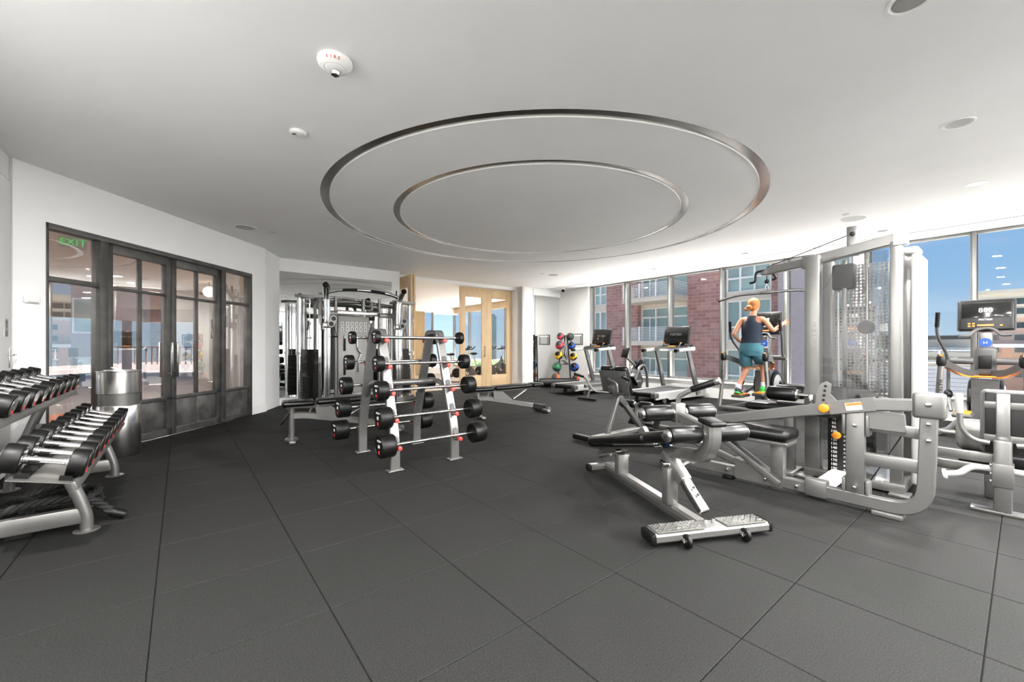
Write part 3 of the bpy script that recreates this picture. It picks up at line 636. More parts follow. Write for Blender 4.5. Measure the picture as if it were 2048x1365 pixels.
# ---- ceiling fixtures
def C(px, py, h=H):
    Y = F*(h-EYE)/(CY-py); return Vector(((px-CX)*Y/F, Y, h))
def downlight(px, py, lab, on=True, r=0.075, power=None, pos=None):
    p = pos or C(px, py); d = tag(empty('downlight', p), lab, 'light', 'ceiling downlights')
    mk('trim_ring', B().lathe([(r+0.012, 0.0), (r+0.012, -0.004), (r, -0.006), (r-0.006, -0.002), (r-0.014, 0.0)], (0, 0, 0), (0, 0, 1), 28), 'white', d)
    mk('reflector', B().lathe([(r-0.012, -0.0025), (r-0.03, -0.0015), (0.001, -0.001)], (0, 0, 0), (0, 0, 1), 24), 'lamp' if on else 'silverdark', d)
    lt = bpy.data.lights.new('downlight_lamp', 'AREA'); lt.energy = DOWNLIGHT_W if power is None else power; lt.shape = 'DISK'; lt.size = 2*r-0.03; lt.color = (1, 0.985, 0.96)
    lo = bpy.data.objects.new('downlight_lamp', lt); COL.objects.link(lo); lo.parent = d; lo.location = (0, 0, -0.008)
downlight(1917, 247, 'unlit-looking recessed downlight, largest at the upper right', False, 0.085)
downlight(1952, 368, 'bright recessed downlight above the right elliptical', True)
downlight(1822, 1, 'recessed downlight cut by the top edge of the photo', False, 0.085)
downlight(1765, 462, 'recessed downlight right behind the cable tower top', False)
downlight(1490, 507, 'recessed downlight above the exercising person', False)
downlight(1308, 538, 'recessed downlight above the second treadmill', False)
downlight(1175, 557, 'bright small recessed downlight near the far windows', True)
for n, (u, v) in enumerate(((-0.6, 2.2), (-0.5, 0.7), (0.9, 0.3), (1.0, -1.5), (2.6, -0.6), (2.6, -2.8), (4.6, -1.4), (4.6, -3.2), (6.4, -2.0), (7.7, -3.4), (6.4, -3.8), (-0.6, -3.4))):  # unseen downlights, added to fill walls and ceiling with light
    downlight(0, 0, 'added fill downlight outside the frame, %s of the field around the camera' % ORDB[n], True, pos=W(u, v, H), power=(50, 38, 30, 38, 34, 100, 70, 120, 80, 120, 120, 110)[n])
def speaker(px, py, r, lab):
    p = C(px, py); s_ = tag(empty('ceiling_speaker', p), lab, 'speaker', 'round ceiling speakers')
    mk('rim', B().lathe([(r, 0), (r, -0.006), (r-0.008, -0.008), (r-0.012, -0.004)], (0, 0, 0), (0, 0, 1), 32), 'white', s_); mk('grille', B().lathe([(r-0.01, -0.005), (0.001, -0.006)], (0, 0, 0), (0, 0, 1), 32), 'lightplastic', s_)
speaker(491, 455, 0.14, 'round white ceiling speaker above the steel doors'); speaker(1707, 437, 0.14, 'round white ceiling speaker above the cable tower'); speaker(1107, 550, 0.13, 'round white ceiling speaker near the niche mirror')
for n, (px, py) in enumerate(((545, 464), (1692, 429), (1085, 548))):
    p = C(px, py); s_ = tag(empty('sprinkler', p), ('flush sprinkler cap beside the speaker above the steel doors', 'flush sprinkler cap beside the speaker above the cable tower', 'flush sprinkler cap beside the speaker near the niche mirror')[n], 'sprinkler', 'sprinkler caps')
    mk('cap', B().lathe([(0.042, 0), (0.04, -0.006), (0.001, -0.009)], (0, 0, 0), (0, 0, 1), 20), 'wall_shade_grey', s_); mk('rim', B().lathe([(0.05, 0), (0.048, -0.002), (0.042, -0.001)], (0, 0, 0), (0, 0, 1), 20), 'white', s_)
p = C(670, 122); fa = tag(empty('fire_strobe', p, math.radians(16)), 'large round white fire alarm strobe marked FIRE on the ceiling', 'fire alarm')
mk('housing', B().lathe([(0.098, 0), (0.100, -0.012), (0.096, -0.026), (0.080, -0.040), (0.062, -0.048), (0.058, -0.046), (0.052, -0.050), (0.034, -0.054), (0.001, -0.055)], (0, 0, 0), (0, 0, 1), 40), 'white', fa)
mk('strobe_lens', B().lathe([(0.030, -0.05), (0.030, -0.066), (0.024, -0.080), (0.010, -0.086), (0.001, -0.086)], (0.0, 0.012, 0), (0, 0, 1), 12), 'chrome', fa, 'clear faceted strobe lens', 20)
for k, ch in enumerate('FIRE'):
    a = math.radians(-90+(-21+14*k)); r_ = 0.090; nrm = Vector((math.cos(a), math.sin(a), -0.9)).normalized(); tan = Vector((-math.sin(a), math.cos(a), 0)); up = nrm.cross(tan)
    text('letter', ch, 0.024, frameM(Vector((math.cos(a)*r_, math.sin(a)*r_, -0.033)), tan, up if up.z > 0 else -up), 'red', fa)
p = C(596, 264); sm = tag(empty('smoke_detector', p), 'small round white smoke detector on the ceiling', 'smoke detector')
mk('housing', B().lathe([(0.062, 0), (0.064, -0.012), (0.058, -0.022), (0.048, -0.026), (0.001, -0.028)], (0, 0, 0), (0, 0, 1), 30), 'white', sm); mk('vent', B().box((-0.02, -0.02, -0.027), (0.03, 0.014, 0.004)), 'blackplastic', sm)
p = C(1126, 577); cm = tag(empty('dome_camera', p), 'small white ceiling camera in the far corner', 'camera')
mk('mount', B().cyl((0, 0, 0), (0, 0, -0.05), 0.06, seg=20), 'white', cm); mk('lens_ball', B().ball((0, -0.02, -0.07), 0.05, (1, 1, 1), 16, 10), 'blackplastic', cm)
# ================================================================== FREE WEIGHTS
ORD = ('first', 'second', 'third', 'fourth', 'fifth', 'sixth', 'seventh', 'eighth', 'ninth', 'tenth', 'eleventh')
# ---- dumbbell rack
rk = thing('dumbbell_rack', 'two-tier silver dumbbell rack along the white wall at left', 'rack', -0.6, 4.48)
def tier(name, xf, zf, xb, zb, y0, y1):
    ax = Vector((xb-xf, 0, zb-zf)); L = ax.length; ax.normalize(); n = Vector((-ax.z, 0, ax.x))
    b = B().prism([(0, y0), (L, y0), (L, y1), (0, y1)], Vector((xf, 0, zf)), ax, Vector((0, 1, 0)), 0.006)
    sh = mk(name, b, 'silverdark', rk)
    mk('front_rail', B().box((xf+0.004, (y0+y1)/2, zf-0.014), (0.012, y1-y0, 0.05), 0.004, (0, -18, 0)), 'silverdark', sh)
    return sh, ax, n, L
ys = [-1.09+0.235*k for k in range(10)]
sh1, ax1, n1, L1 = tier('lower_shelf', 0.145, 0.405, -0.10, 0.47, -1.22, 1.22)
sh2, ax2, n2, L2 = tier('upper_shelf', -0.185, 0.742, -0.43, 0.815, -1.22, 1.20)
def saddle_mesh():
    b = B()
    for sx in (-0.083, 0.083):
        for sy in (-1, 1): b.prism([(0.0, 0.0), (0.052, 0.0), (0.066, 0.035), (0.05, 0.035)] if True else [], Vector((sx, sy*0.035, 0.0)), Vector((0, sy, 0)), Vector((0, 0, 1)), 0.05)
        b.box((sx, 0, 0.006), (0.05, 0.15, 0.012), 0.003)
    return b
sdm = mesh('saddle', saddle_mesh(), 'blackrub', 20)
for (sh, ax, n, xf, zf, L) in ((sh1, ax1, n1, 0.145, 0.405, L1), (sh2, ax2, n2, -0.185, 0.742, L2)):
    for y in ys:
        o = mk('saddle', sdm, None, sh); o.location = Vector((xf, y, zf))+ax*(L*0.5)+n*0.004; o.rotation_euler = (0, math.atan2(ax.z, -ax.x), 0)
for y in (-0.79, 0.60):
    b = B().tube([(0.14, y, 0.01), (0.14, y, 0.09), (0.10, y, 0.24), (0.03, y, 0.42)], 0.032, 16, 0.10)
    mk('front_leg', b, 'silver', rk)
    mk('foot_plate', B().lathe([(0.062, 0), (0.064, 0.006), (0.058, 0.011), (0.03, 0.012)], (0.14, y, 0), (0, 0, 1), 28), 'silver', rk)
    mk('arched_leg', B().tube([(-0.26, y, 0.75), (-0.31, y, 0.62), (-0.40, y, 0.35), (-0.46, y, 0.12), (-0.47, y, 0.01)], 0.032, 16, 0.15), 'silver', rk)
    mk('foot_plate', B().lathe([(0.062, 0), (0.064, 0.006), (0.058, 0.011), (0.03, 0.012)], (-0.47, y, 0), (0, 0, 1), 28), 'silver', rk)
    mk('base_beam', B().box((-0.17, y, 0.105), (0.60, 0.05, 0.10), 0.012), 'silver', rk)
    mk('shelf_bracket', B().bar((-0.33, y, 0.50), (0.06, y, 0.41), 0.04, 0.05, 0.006), 'silver', rk)
mk('cross_beam', B().box((-0.42, -0.1, 0.28), (0.05, 1.36, 0.07), 0.008), 'silver', rk)
# ---- dumbbells
def dumbbell_parts(R, root):
    hl = 0.075
    h = B().cyl((-0.11, 0, 0), (0.11, 0, 0), 0.0165, seg=14)
    for sx in (-1, 1):
        for q, rr in ((0.068, 0.021), (0.078, 0.024), (0.088, 0.027)): h.cyl((sx*q, 0, 0), (sx*(q+0.008), 0, 0), rr, 0.002, 16)
    mk('handle', h, 'chrome', root)
    for sx in (-1, 1):
        hd = mk('head', B().lathe([(R*0.80, 0.0), (R*0.86, 0.002), (R*0.98, 0.004), (R, 0.012), (R, hl-0.012), (R*0.97, hl-0.003), (R*0.86, hl), (R*0.80, hl)], (sx*0.09, 0, 0), (sx, 0, 0), 28), 'blackrub', root)
        mk('inner_cap', B().lathe([(R*0.82, 0), (R*0.5, -0.004), (0.02, -0.006)], (sx*0.09, 0, 0), (sx, 0, 0), 24), 'chrome', hd)
        mk('end_cap', B().lathe([(R*0.82, hl), (R*0.78, hl+0.003), (0.002, hl+0.004)], (sx*0.09, 0, 0), (sx, 0, 0), 24), 'brushed', hd)
        m_ = B()
        for a in (4.9,):
            m_.box((sx*(0.09+hl+0.004), R*0.5*math.cos(a), R*0.5*math.sin(a)), (0.003, R*0.34, R*0.22), 0, Matrix.Rotation(a, 3, 'X'))
        mk('red_mark', m_, 'red', hd)
def dumbbell(R):
    t = tag(empty('dumbbell', (0, 0, 0)), 'x', 'dumbbell'); dumbbell_parts(R, t); return t
protoD = {}
def place_db(R, u, v, z, tilt, label, group):
    if R not in protoD: t = dumbbell(R); protoD[R] = t
    else: t = dup(protoD[R])
    t.location = W(u, v, z); t.rotation_euler = (random.uniform(-0.6, 0.6)*0, tilt, TH); t['label'] = label; t['group'] = group
for k, y in enumerate(ys):
    R = 0.078 if k < 4 else 0.072
    place_db(R, -0.577, 4.48+y, 0.448+R, math.radians(15), 'chrome-handled black dumbbell on the lower tier, %s from the near end' % ORD[k], 'dumbbells on the lower tier')
for k, y in enumerate(ys[1:]):
    R = 0.066 if k < 4 else 0.072
    place_db(R, -0.905, 4.48+y, 0.792+R, math.radians(16.6), 'chrome-handled black dumbbell on the upper tier, %s from the near end' % ORD[k+1], 'dumbbells on the upper tier')
# ---- battle ropes on the floor under the rack
def rope(name, path, R, label):
    P = fillet(path, 0.25, 8); Q = []
    for a, c in zip(P[:-1], P[1:]):
        n = max(1, int((c-a).length/0.02))
        for k in range(n): Q.append(a+(c-a)*k/n)
    Q.append(P[-1]); t = tag(empty(name, Q[0]), label, 'rope', 'battle ropes'); o = Q[0]; b = B(); d = 0.0
    strands = [[], [], []]
    for i, p in enumerate(Q):
        tg = (Q[min(i+1, len(Q)-1)]-Q[max(i-1, 0)]).normalized(); s_ = tg.cross(Vector((0, 0, 1))).normalized(); n_ = s_.cross(tg)
        if i: d += (Q[i]-Q[i-1]).length
        for k in range(3):
            a = d/0.085*2*PI/1.6+k*2*PI/3; strands[k].append(p-o+(s_*math.cos(a)+n_*math.sin(a))*R*0.52)
    for k in range(3): mk('strand', B().tube(strands[k], R*0.56, 8), 'rope', t)
    e = (Q[-1]-Q[-2]).normalized(); mk('end_cap', B().cyl(Q[-1]-o-e*0.06, Q[-1]-o+e*0.02, R*1.12, 0.008, 14), 'blackrub', t)
def rw(u, v, z): return W(u, v, z)
rope('battle_rope', [rw(-0.95, 4.55, 0.03), rw(-0.62, 4.62, 0.03), rw(-0.42, 4.30, 0.03), rw(-0.60, 3.98, 0.03), rw(-0.92, 3.98, 0.03), rw(-1.02, 4.35, 0.035), rw(-0.72, 4.55, 0.09), rw(-0.46, 4.40, 0.09), rw(-0.50, 4.12, 0.09), rw(-0.82, 4.05, 0.09), rw(-0.95, 4.25, 0.09), rw(-0.7, 4.45, 0.15), rw(-0.55, 4.25, 0.14)], 0.026, 'dark twisted battle rope coiled behind the near rack foot')
rope('battle_rope', [rw(-1.08, 3.80, 0.03), rw(-0.85, 3.86, 0.05), rw(-0.70, 4.05, 0.13), rw(-0.90, 4.20, 0.16), rw(-1.05, 4.0, 0.12), rw(-0.95, 3.80, 0.13), rw(-0.75, 3.79, 0.19), rw(-0.58, 3.785, 0.20), rw(-0.44, 3.80, 0.16), rw(-0.36, 3.80, 0.06), rw(-0.31, 3.80, 0.032)], 0.026, 'dark twisted battle rope lying along the near rack base beam')
# ---- stainless waste bin
wbn = thing('waste_bin', 'tall brushed stainless waste bin between dumbbell rack and steel doors', 'bin', -0.51, 6.03)
R = 0.175; Z0, Z1 = 0.60, 0.74
mk('lower_body', B().lathe([(R-0.006, 0), (R, 0.01), (R, 0.53), (R-0.006, 0.54)], (0, 0, 0), (0, 0, 1), 48), 'brushed', wbn)
mk('upper_body', B().lathe([(R-0.006, 0.66), (R, 0.665), (R, 0.885), (R+0.006, 0.89), (R+0.006, 0.90), (R-0.02, 0.902), (R-0.025, 0.88), (0.001, 0.875)], (0, 0, 0), (0, 0, 1), 48), 'brushed', wbn)
mk('recess_band', B().lathe([(R-0.012, 0.535), (R-0.012, 0.665)], (0, 0, 0), (0, 0, 1), 48), 'silverdark', wbn)
mk('wipe_tab', B().box((-0.02, 0.0, 0.915), (0.09, 0.05, 0.012), 0.004, (0, 24, 20)), 'white', wbn)
# ---- fixed barbell rack
br = thing('barbell_rack', 'silver A-frame barbell rack with red pegs in the middle of the gym', 'rack', 1.87, 4.10)
VZ = [(-0.185, 1.244), (-0.265, 0.99), (-0.345, 0.742), (-0.425, 0.50), (-0.492, 0.258)]     # barbell rows, front side (mirrored at the back)
for x in (-0.32, 0.32):
    pts = [(x, -0.435, 0.0), (x, -0.435, 0.30), (x, -0.13, 1.22), (x, -0.10, 1.31), (x, 0.10, 1.31), (x, 0.13, 1.22), (x, 0.435, 0.30), (x, 0.435, 0.0)]
    fr_ = mk('side_frame', B().rtube(pts, 0.10, 0.045, (1, 0, 0.0), 0.14, 0.012, 8) if False else B().sweep(fillet(pts, 0.13, 7), [(0.0225, -0.038), (0.0225, 0.038), (0.0165, 0.045), (-0.0165, 0.045), (-0.0225, 0.038), (-0.0225, -0.038), (-0.0165, -0.045), (0.0165, -0.045)], (1, 0, 0)), 'silver', br)
    mk('top_cap', B().sweep(fillet([(x, -0.145, 1.225), (x, -0.10, 1.325), (x, 0.10, 1.325), (x, 0.145, 1.225)], 0.08, 7), [(0.014, -0.05), (0.014, 0.05), (-0.008, 0.05), (-0.008, -0.05)], (1, 0, 0)), 'greyplastic', br)
    for s_ in (-1, 1):
        mk('foot_plate', B().box((x, s_*0.435, 0.006), (0.15, 0.09, 0.012), 0.005), 'silver', br)
        for (yy, zz) in VZ:
            y0 = s_*(yy*-1+0.0) if False else s_*abs(yy)
            nrm = Vector((0, s_*0.95, 0.32)).normalized(); p = Vector((x, y0-s_*0.036, zz-0.01)); ctr = Vector((x, y0, zz))
            pk = mk('peg_plate', B().prism(rrect(0.05, 0.13, 0.024), p+nrm*0.006+Vector((0, 0, 0.01)), Vector((1, 0, 0)), nrm.cross(Vector((1, 0, 0))).normalized()*(1), 0.010), 'greyplastic', br)
            q0 = Vector((x, y0-s_*0.05, zz-0.044)); q1 = Vector((x, y0+s_*0.045, zz-0.033))
            mk('peg', B().cyl(q0, q1, 0.017, 0.002, 14), 'silverdark', pk); mk('peg_tip', B().cyl(q1-(q1-q0).normalized()*0.004, q1+(q1-q0).normalized()*0.026, 0.021, 0.005, 16), 'red', pk)
    mk('tie_bar', B().tube([(x, -0.325, 0.63), (x, -0.16, 0.78), (x, 0.16, 0.78), (x, 0.325, 0.63)], 0.028, 12, 0.15), 'silver', br)
mk('cross_tube', B().cyl((-0.32, 0, 0.775), (0.32, 0, 0.775), 0.032, seg=18), 'silverdark', br)
def barbell(u, v, z, R, T, L, label, txt):
    t = thing('barbell', label, 'barbell', u, v, z, 0, 'fixed barbells')
    b = B().cyl((-L/2+T*0.5, 0, 0), (L/2-T*0.5, 0, 0), 0.0135, seg=14); mk('bar', b, 'chrome', t)
    for x0 in (-0.36, -0.17, 0.10, 0.27): mk('knurled_grip', B().cyl((x0, 0, 0), (x0+0.12, 0, 0), 0.0148, 0.001, 14), 'brushed', t)
    for sx in (-1, 1):
        x = sx*(L/2-T)
        hd = mk('head', B().lathe([(0.02, -0.001), (R*0.80, 0.0), (R*0.84, -0.002), (R*0.95, 0.0), (R, 0.01), (R, T-0.01), (R*0.95, T), (R*0.86, T), (R*0.84, T-0.004), (0.002, T-0.004)], (x, 0, 0), (sx, 0, 0), 36), 'blackrub', t)
        xs = x+sx*(T-0.003)
        text('weight_mark', txt, R*0.42, frameM((xs, 0, R*0.02), (0, -sx, 0), (0, 0, 1)), 'labelwhite', hd, 0.0006)
        text('rim_lettering', 'MATRIX', R*0.25, frameM((xs, 0, R*0.48), (0, -sx, 0), (0, 0, 1)), 'labelwhite', hd, 0.0006)
        mk('red_mark', B().lathe([(R*0.16, 0), (R*0.16, 0.001), (R*0.09, 0.001), (R*0.09, 0)], (xs-sx*0.001, 0, -R*0.48), (sx, 0, 0), 16), 'red', hd)
RR = (0.066, 0.078, 0.092, 0.100, 0.104); TT = (0.05, 0.075, 0.10, 0.12, 0.135); LL = (0.98, 1.02, 1.06, 1.09, 1.12); TX = ('20', '30', '40', '50', '60')
for k, (yy, zz) in enumerate(VZ):
    barbell(1.93, 4.10+yy-0.012, zz, RR[k], TT[k], LL[k], 'black fixed barbell on the front of the barbell rack, %s row from the top' % ORD[k], TX[k])
    barbell(1.83, 4.10-yy+0.012, zz, RR[k], TT[k], LL[k], 'black fixed barbell on the back of the barbell rack, %s row from the top' % ORD[k], TX[k])
# ---- adjustable benches
def bench():
    t = tag(empty('weight_bench', (0, 0, 0)), 'x', 'bench', 'adjustable benches')      # local x runs from the seat end to the wheel end
    mk('seat_pad', B().box((0.13, 0, 0.455), (0.36, 0.27, 0.07), 0.03, seg=3), 'vinyl', t); mk('back_pad', B().box((0.68, 0, 0.470), (0.70, 0.27, 0.07), 0.03, (0, -1.5, 0), 3), 'vinyl', t)
    mk('head_pad', B().box((1.16, 0, 0.482), (0.22, 0.25, 0.07), 0.03, (0, -1.5, 0), 3), 'vinyl', t)
    mk('seat_rail', B().bar((0.0, 0, 0.405), (0.36, 0, 0.405), 0.05, 0.035, 0.006), 'silver', t); mk('back_rail', B().bar((0.34, 0, 0.41), (1.24, 0, 0.435), 0.06, 0.035, 0.006), 'silver', t)
    mk('post', B().cyl((0.06, 0, 0.0), (0.06, 0, 0.40), 0.035, seg=18), 'silver', t); mk('foot', B().lathe([(0.075, 0), (0.075, 0.02), (0.06, 0.035), (0.035, 0.04)], (0.06, 0, 0), (0, 0, 1), 24), 'silver', t)
    mk('foot_bar', B().box((0.06, 0, 0.02), (0.07, 0.5, 0.035), 0.01), 'silver', t)
    mk('carry_handle', B().tube([(0.03, -0.04, 0.34), (-0.05, -0.04, 0.22), (-0.06, 0.04, 0.2), (0.03, 0.04, 0.34)], 0.012, 10, 0.05), 'blackplastic', t)
    mk('main_beam', B().rtube([(0.06, 0, 0.30), (0.20, 0, 0.30), (1.33, 0, 0.075)], 0.06, 0.085, (0, 0, 1), 0.08, 0.012), 'silver', t)
    mk('pivot_plate', B().prism([(0.32, 0.40), (0.50, 0.40), (0.70, 0.24), (0.34, 0.27)], (0, -0.035, 0), (1, 0, 0), (0, 0, 1), 0.008).prism([(0.32, 0.40), (0.50, 0.40), (0.70, 0.24), (0.34, 0.27)], (0, 0.035, 0), (1, 0, 0), (0, 0, 1), 0.008), 'silver', t)
    mk('adjust_strut', B().cyl((0.72, 0, 0.26), (0.98, 0, 0.41), 0.02, seg=14), 'chrome', t); mk('adjust_arc', B().tube([(0.30, 0.05, 0.40), (0.24, 0.05, 0.30), (0.36, 0.05, 0.26), (0.5, 0.05, 0.28)], 0.012, 10, 0.06), 'silver', t)
    mk('rear_foot', B().box((1.30, 0, 0.03), (0.07, 0.46, 0.05), 0.012), 'silver', t); mk('rubber_cap', B().rtube([(1.10, 0, 0.118), (1.345, 0, 0.07)], 0.075, 0.10, (0, 0, 1), 0, 0.012), 'blackrub', t)
    for s_ in (-1, 1): mk('wheel', B().cyl((1.37, s_*0.10, 0.045), (1.37, s_*0.13, 0.045), 0.045, 0.008, 18), 'greyplastic', t)
    return t
b1 = bench(); b1['label'] = 'flat adjustable bench in front of the cable machine'; b1.location = W(1.0, 5.63); b1.rotation_euler = (0, 0, TH+math.radians(-9))
dupt(b1, 'flat adjustable bench right of the barbell rack', 3.70, 5.57, 0, -10)
# ================================================================== CABLE MACHINE BY THE MIRROR
ft_ = thing('cable_machine', 'chrome dual cable machine with pull-up bar in front of the large mirror', 'gym machine', 2.83, 8.42)
for s_, side in ((-1, 'left'), (1, 'right')):
    x = s_*0.70
    c = B()
    for dx in (-0.028, 0.028): c.tube([(x+dx, -0.25, 0.06), (x+dx, -0.25, 1.95), (x+dx+s_*0.015, -0.27, 2.10), (x+dx+s_*0.05, -0.36, 2.25)], 0.027, 14, 0.12)
    mk('guide_column', c, 'chrome', ft_)
    hol = B()
    for k in range(22): hol.cyl((x-s_*0.058, -0.25, 0.25+k*0.07), (x-s_*0.062, -0.25, 0.25+k*0.07), 0.007, seg=8)
    mk('hole_strip', B().box((x-s_*0.052, -0.25, 1.0), (0.01, 0.035, 1.8), 0.002), 'brushed', ft_); mk('adjust_holes', hol, 'blackplastic', ft_)
    mk('grip_ball', B().ball((x+s_*0.06, -0.40, 2.28), 0.055, (1, 1.1, 1), 16, 10), 'blackrub', ft_)
    mk('hook_post', B().cyl((x-s_*0.04, -0.25, 2.13), (x-s_*0.04, -0.25, 2.30), 0.014, seg=10), 'blackplastic', ft_)
    car = mk('pulley_carriage', B().box((x, -0.25, 1.55), (0.15, 0.11, 0.11), 0.02).cyl((x+s_*0.05, -0.25, 1.46), (x+s_*0.05, -0.25, 1.50), 0.03, 0.006, 16), 'brushed', ft_)
    hp = rrect(0.12, 0.23, 0.058, 8); a_ = math.radians(-22)
    ex_ = Vector((math.cos(a_), 0, math.sin(a_))); ez_ = Vector((-math.sin(a_), 0, math.cos(a_))); o_ = Vector((x+0.07, -0.34, 1.62))
    mk('pulley_cover', B().prism(hp, o_, ex_, ez_, 0.03), 'lightplastic', car)
    for q in (-0.055, 0.055): mk('pulley_wheel', B().lathe([(0.043, 0), (0.043, 0.004), (0.026, 0.004), (0.026, 0), (0.02, 0), (0.02, 0.004), (0.002, 0.004)], o_+ez_*q+Vector((0, -0.0155, 0)), (0, -1, 0), 20), 'blackplastic', car)
    hd_ = B().tube([(x+0.10, -0.35, 1.50), (x+0.06, -0.35, 1.34), (x+0.15, -0.35, 1.34), (x+0.105, -0.35, 1.50)], 0.006, 8, 0.01)
    mk('strap', hd_, 'blackplastic', ft_); mk('hand_grip', B().cyl((x+0.045, -0.35, 1.335), (x+0.165, -0.35, 1.335), 0.015, 0.003, 12), 'blackrub', ft_)
    # weight tower behind and outside the column
    xo, xi, yb, yf = s_*1.10, s_*0.74, 0.24, -0.12
    mk('tower_post', B().cyl((xo, 0.08, 0.05), (xo, 0.08, 2.06), 0.045, seg=20), 'chrome', ft_)
    mk('tower_post', B().box((s_*0.80, 0.20, 1.10), (0.05, 0.07, 2.1), 0.01), 'silverdark', ft_)
    mk('front_post', B().box((s_*0.80, -0.16, 1.10), (0.06, 0.05, 2.14), 0.008), 'chrome', ft_)
    mk('tower_top', B().prism([(s_*1.20, -0.02), (s_*1.13, 0.12), (s_*0.72, 0.26), (s_*0.70, -0.22), (s_*0.9, -0.16)], (0, 0, 2.09), (1, 0, 0), (0, 1, 0), 0.05), 'silverdark', ft_)
    mk('tower_base', B().prism([(s_*1.18, 0.0), (s_*1.12, 0.16), (s_*0.66, 0.28), (s_*0.64, -0.30), (s_*0.8, -0.30)], (0, 0, 0.05), (1, 0, 0), (0, 1, 0), 0.09), 'silver', ft_)
    mk('shroud_panel', B().bar((xo, 0.06, 1.05), (s_*0.83, -0.16, 1.05), 0.008, 1.9), 'tintpanel', ft_)
    mk('shroud_lower', B().bar((xo, 0.07, 0.62), (s_*0.83, -0.15, 0.62), 0.012, 0.95), 'blackplastic', ft_)
    mk('guide_rod', B().cyl((s_*0.93, 0.05, 0.1), (s_*0.93, 0.05, 2.05), 0.011, seg=10), 'chrome', ft_); mk('guide_rod', B().cyl((s_*1.02, 0.09, 0.1), (s_*1.02, 0.09, 2.05), 0.011, seg=10), 'chrome', ft_)
    stk = B()
    for k in range(18): stk.box((s_*0.975, 0.08, 0.16+k*0.046), (0.24, 0.11, 0.042), 0.004)
    mk('weight_stack', stk, 'blackplastic', ft_)
    mk('top_pulley', B().cyl((s_*0.86, 0.0, 1.98), (s_*0.86, 0.03, 1.98), 0.055, 0.006, 20), 'greyplastic', ft_)
    mk('bracket', B().prism([(-0.10, 0), (0.10, 0), (0.06, 0.16), (-0.03, 0.16)], (s_*0.80, -0.03, 1.86), (1, 0, 0), (0, 0, 1), 0.012), 'silver', ft_)
    mk('cable', B().cyl((s_*0.86, 0.0, 0.95), (s_*0.86, 0.0, 1.98), 0.004, seg=6), 'blackplastic', ft_)
    mk('badge', B().cyl((s_*1.10-0.02, 0.04, 1.02), (s_*1.10-0.03, 0.025, 1.02), 0.03, seg=16), 'lightplastic', ft_)
    # head beams between the inner upright and the column
    mk('inner_upright', B().cyl((s_*0.44, 0.12, 0.08), (s_*0.44, 0.12, 2.14), 0.03, seg=16), 'silver', ft_)
    mk('head_beam', B().box((s_*0.58, 0.06, 1.80), (0.32, 0.06, 0.10), 0.012), 'silverdark', ft_)
b = B().tube([(-0.72, -0.27, 2.16), (-0.45, -0.22, 2.24), (0, -0.18, 2.27), (0.45, -0.22, 2.24), (0.72, -0.27, 2.16)], 0.036, 16, 0.3, 8)
mk('pull_up_bar', b, 'chrome', ft_)
for x0, x1, z0, z1 in ((-0.42, -0.14, 2.235, 2.26), (0.14, 0.42, 2.26, 2.235)): mk('bar_grip', B().cyl((x0, -0.235, z0), (x1, -0.235, z1), 0.024, 0.006, 14), 'blackrub', ft_)
mk('rear_arch', B().tube([(-0.80, 0.20, 2.0), (0, 0.26, 2.08), (0.80, 0.20, 2.0)], 0.04, 12, 0.4, 8), 'silverdark', ft_)
mk('centre_beam', B().box((0, 0.12, 1.83), (0.92, 0.06, 0.09), 0.01), 'brushed', ft_)
mk('storage_pipe', B().cyl((0.10, 0.10, 1.87), (0.10, 0.10, 2.12), 0.034, seg=16), 'silver', ft_); mk('storage_elbow', B().tube([(0.17, 0.10, 1.88), (0.28, 0.10, 1.90), (0.27, 0.10, 2.06), (0.14, 0.10, 2.09)], 0.035, 12, 0.09), 'silverdark', ft_)
bp = mk('backboard', B().box((-0.08, 0.16, 0.98), (0.62, 0.03, 1.56), 0.01), 'grey_paint', ft_)
mk('board_edge', B().box((-0.40, 0.15, 0.98), (0.03, 0.05, 1.56), 0.004), 'greyplastic', ft_)
pl_ = mesh('exercise_placard', B().box((0, 0, 0), (0.052, 0.004, 0.085), 0.002), 'labelwhite', 20); pk_ = mesh('figure', B().box((0, -0.003, 0.005), (0.020, 0.002, 0.045)).box((0, -0.003, -0.03), (0.035, 0.002, 0.008)), 'greyplastic', 0)
for i in range(6):
    for j in range(2):
        o = mk('exercise_placard', pl_, None, bp); o.location = (-0.31+i*0.088+(0.02 if i > 0 else 0), 0.142, 1.60-j*0.105); q = mk('figure', pk_, None, o)
for zz in (1.20, 0.72): mk('rope_handle', B().cyl((-0.27, 0.11, zz-0.14), (-0.27, 0.11, zz+0.10), 0.02, 0.006, 12), 'blackrub', bp); mk('rope_collar', B().cyl((-0.27, 0.11, zz+0.10), (-0.27, 0.11, zz+0.17), 0.016, 0.003, 12), 'chrome', bp)
mk('curl_bar', B().tube([(-0.02, 0.11, 1.32), (-0.02, 0.11, 1.10), (0.06, 0.11, 1.0), (0.0, 0.11, 0.86), (0.0, 0.11, 0.62)], 0.014, 10, 0.04), 'chrome', bp)
mk('base_bar', B().box((0, 0.12, 0.09), (1.4, 0.08, 0.08), 0.012), 'silver', ft_)
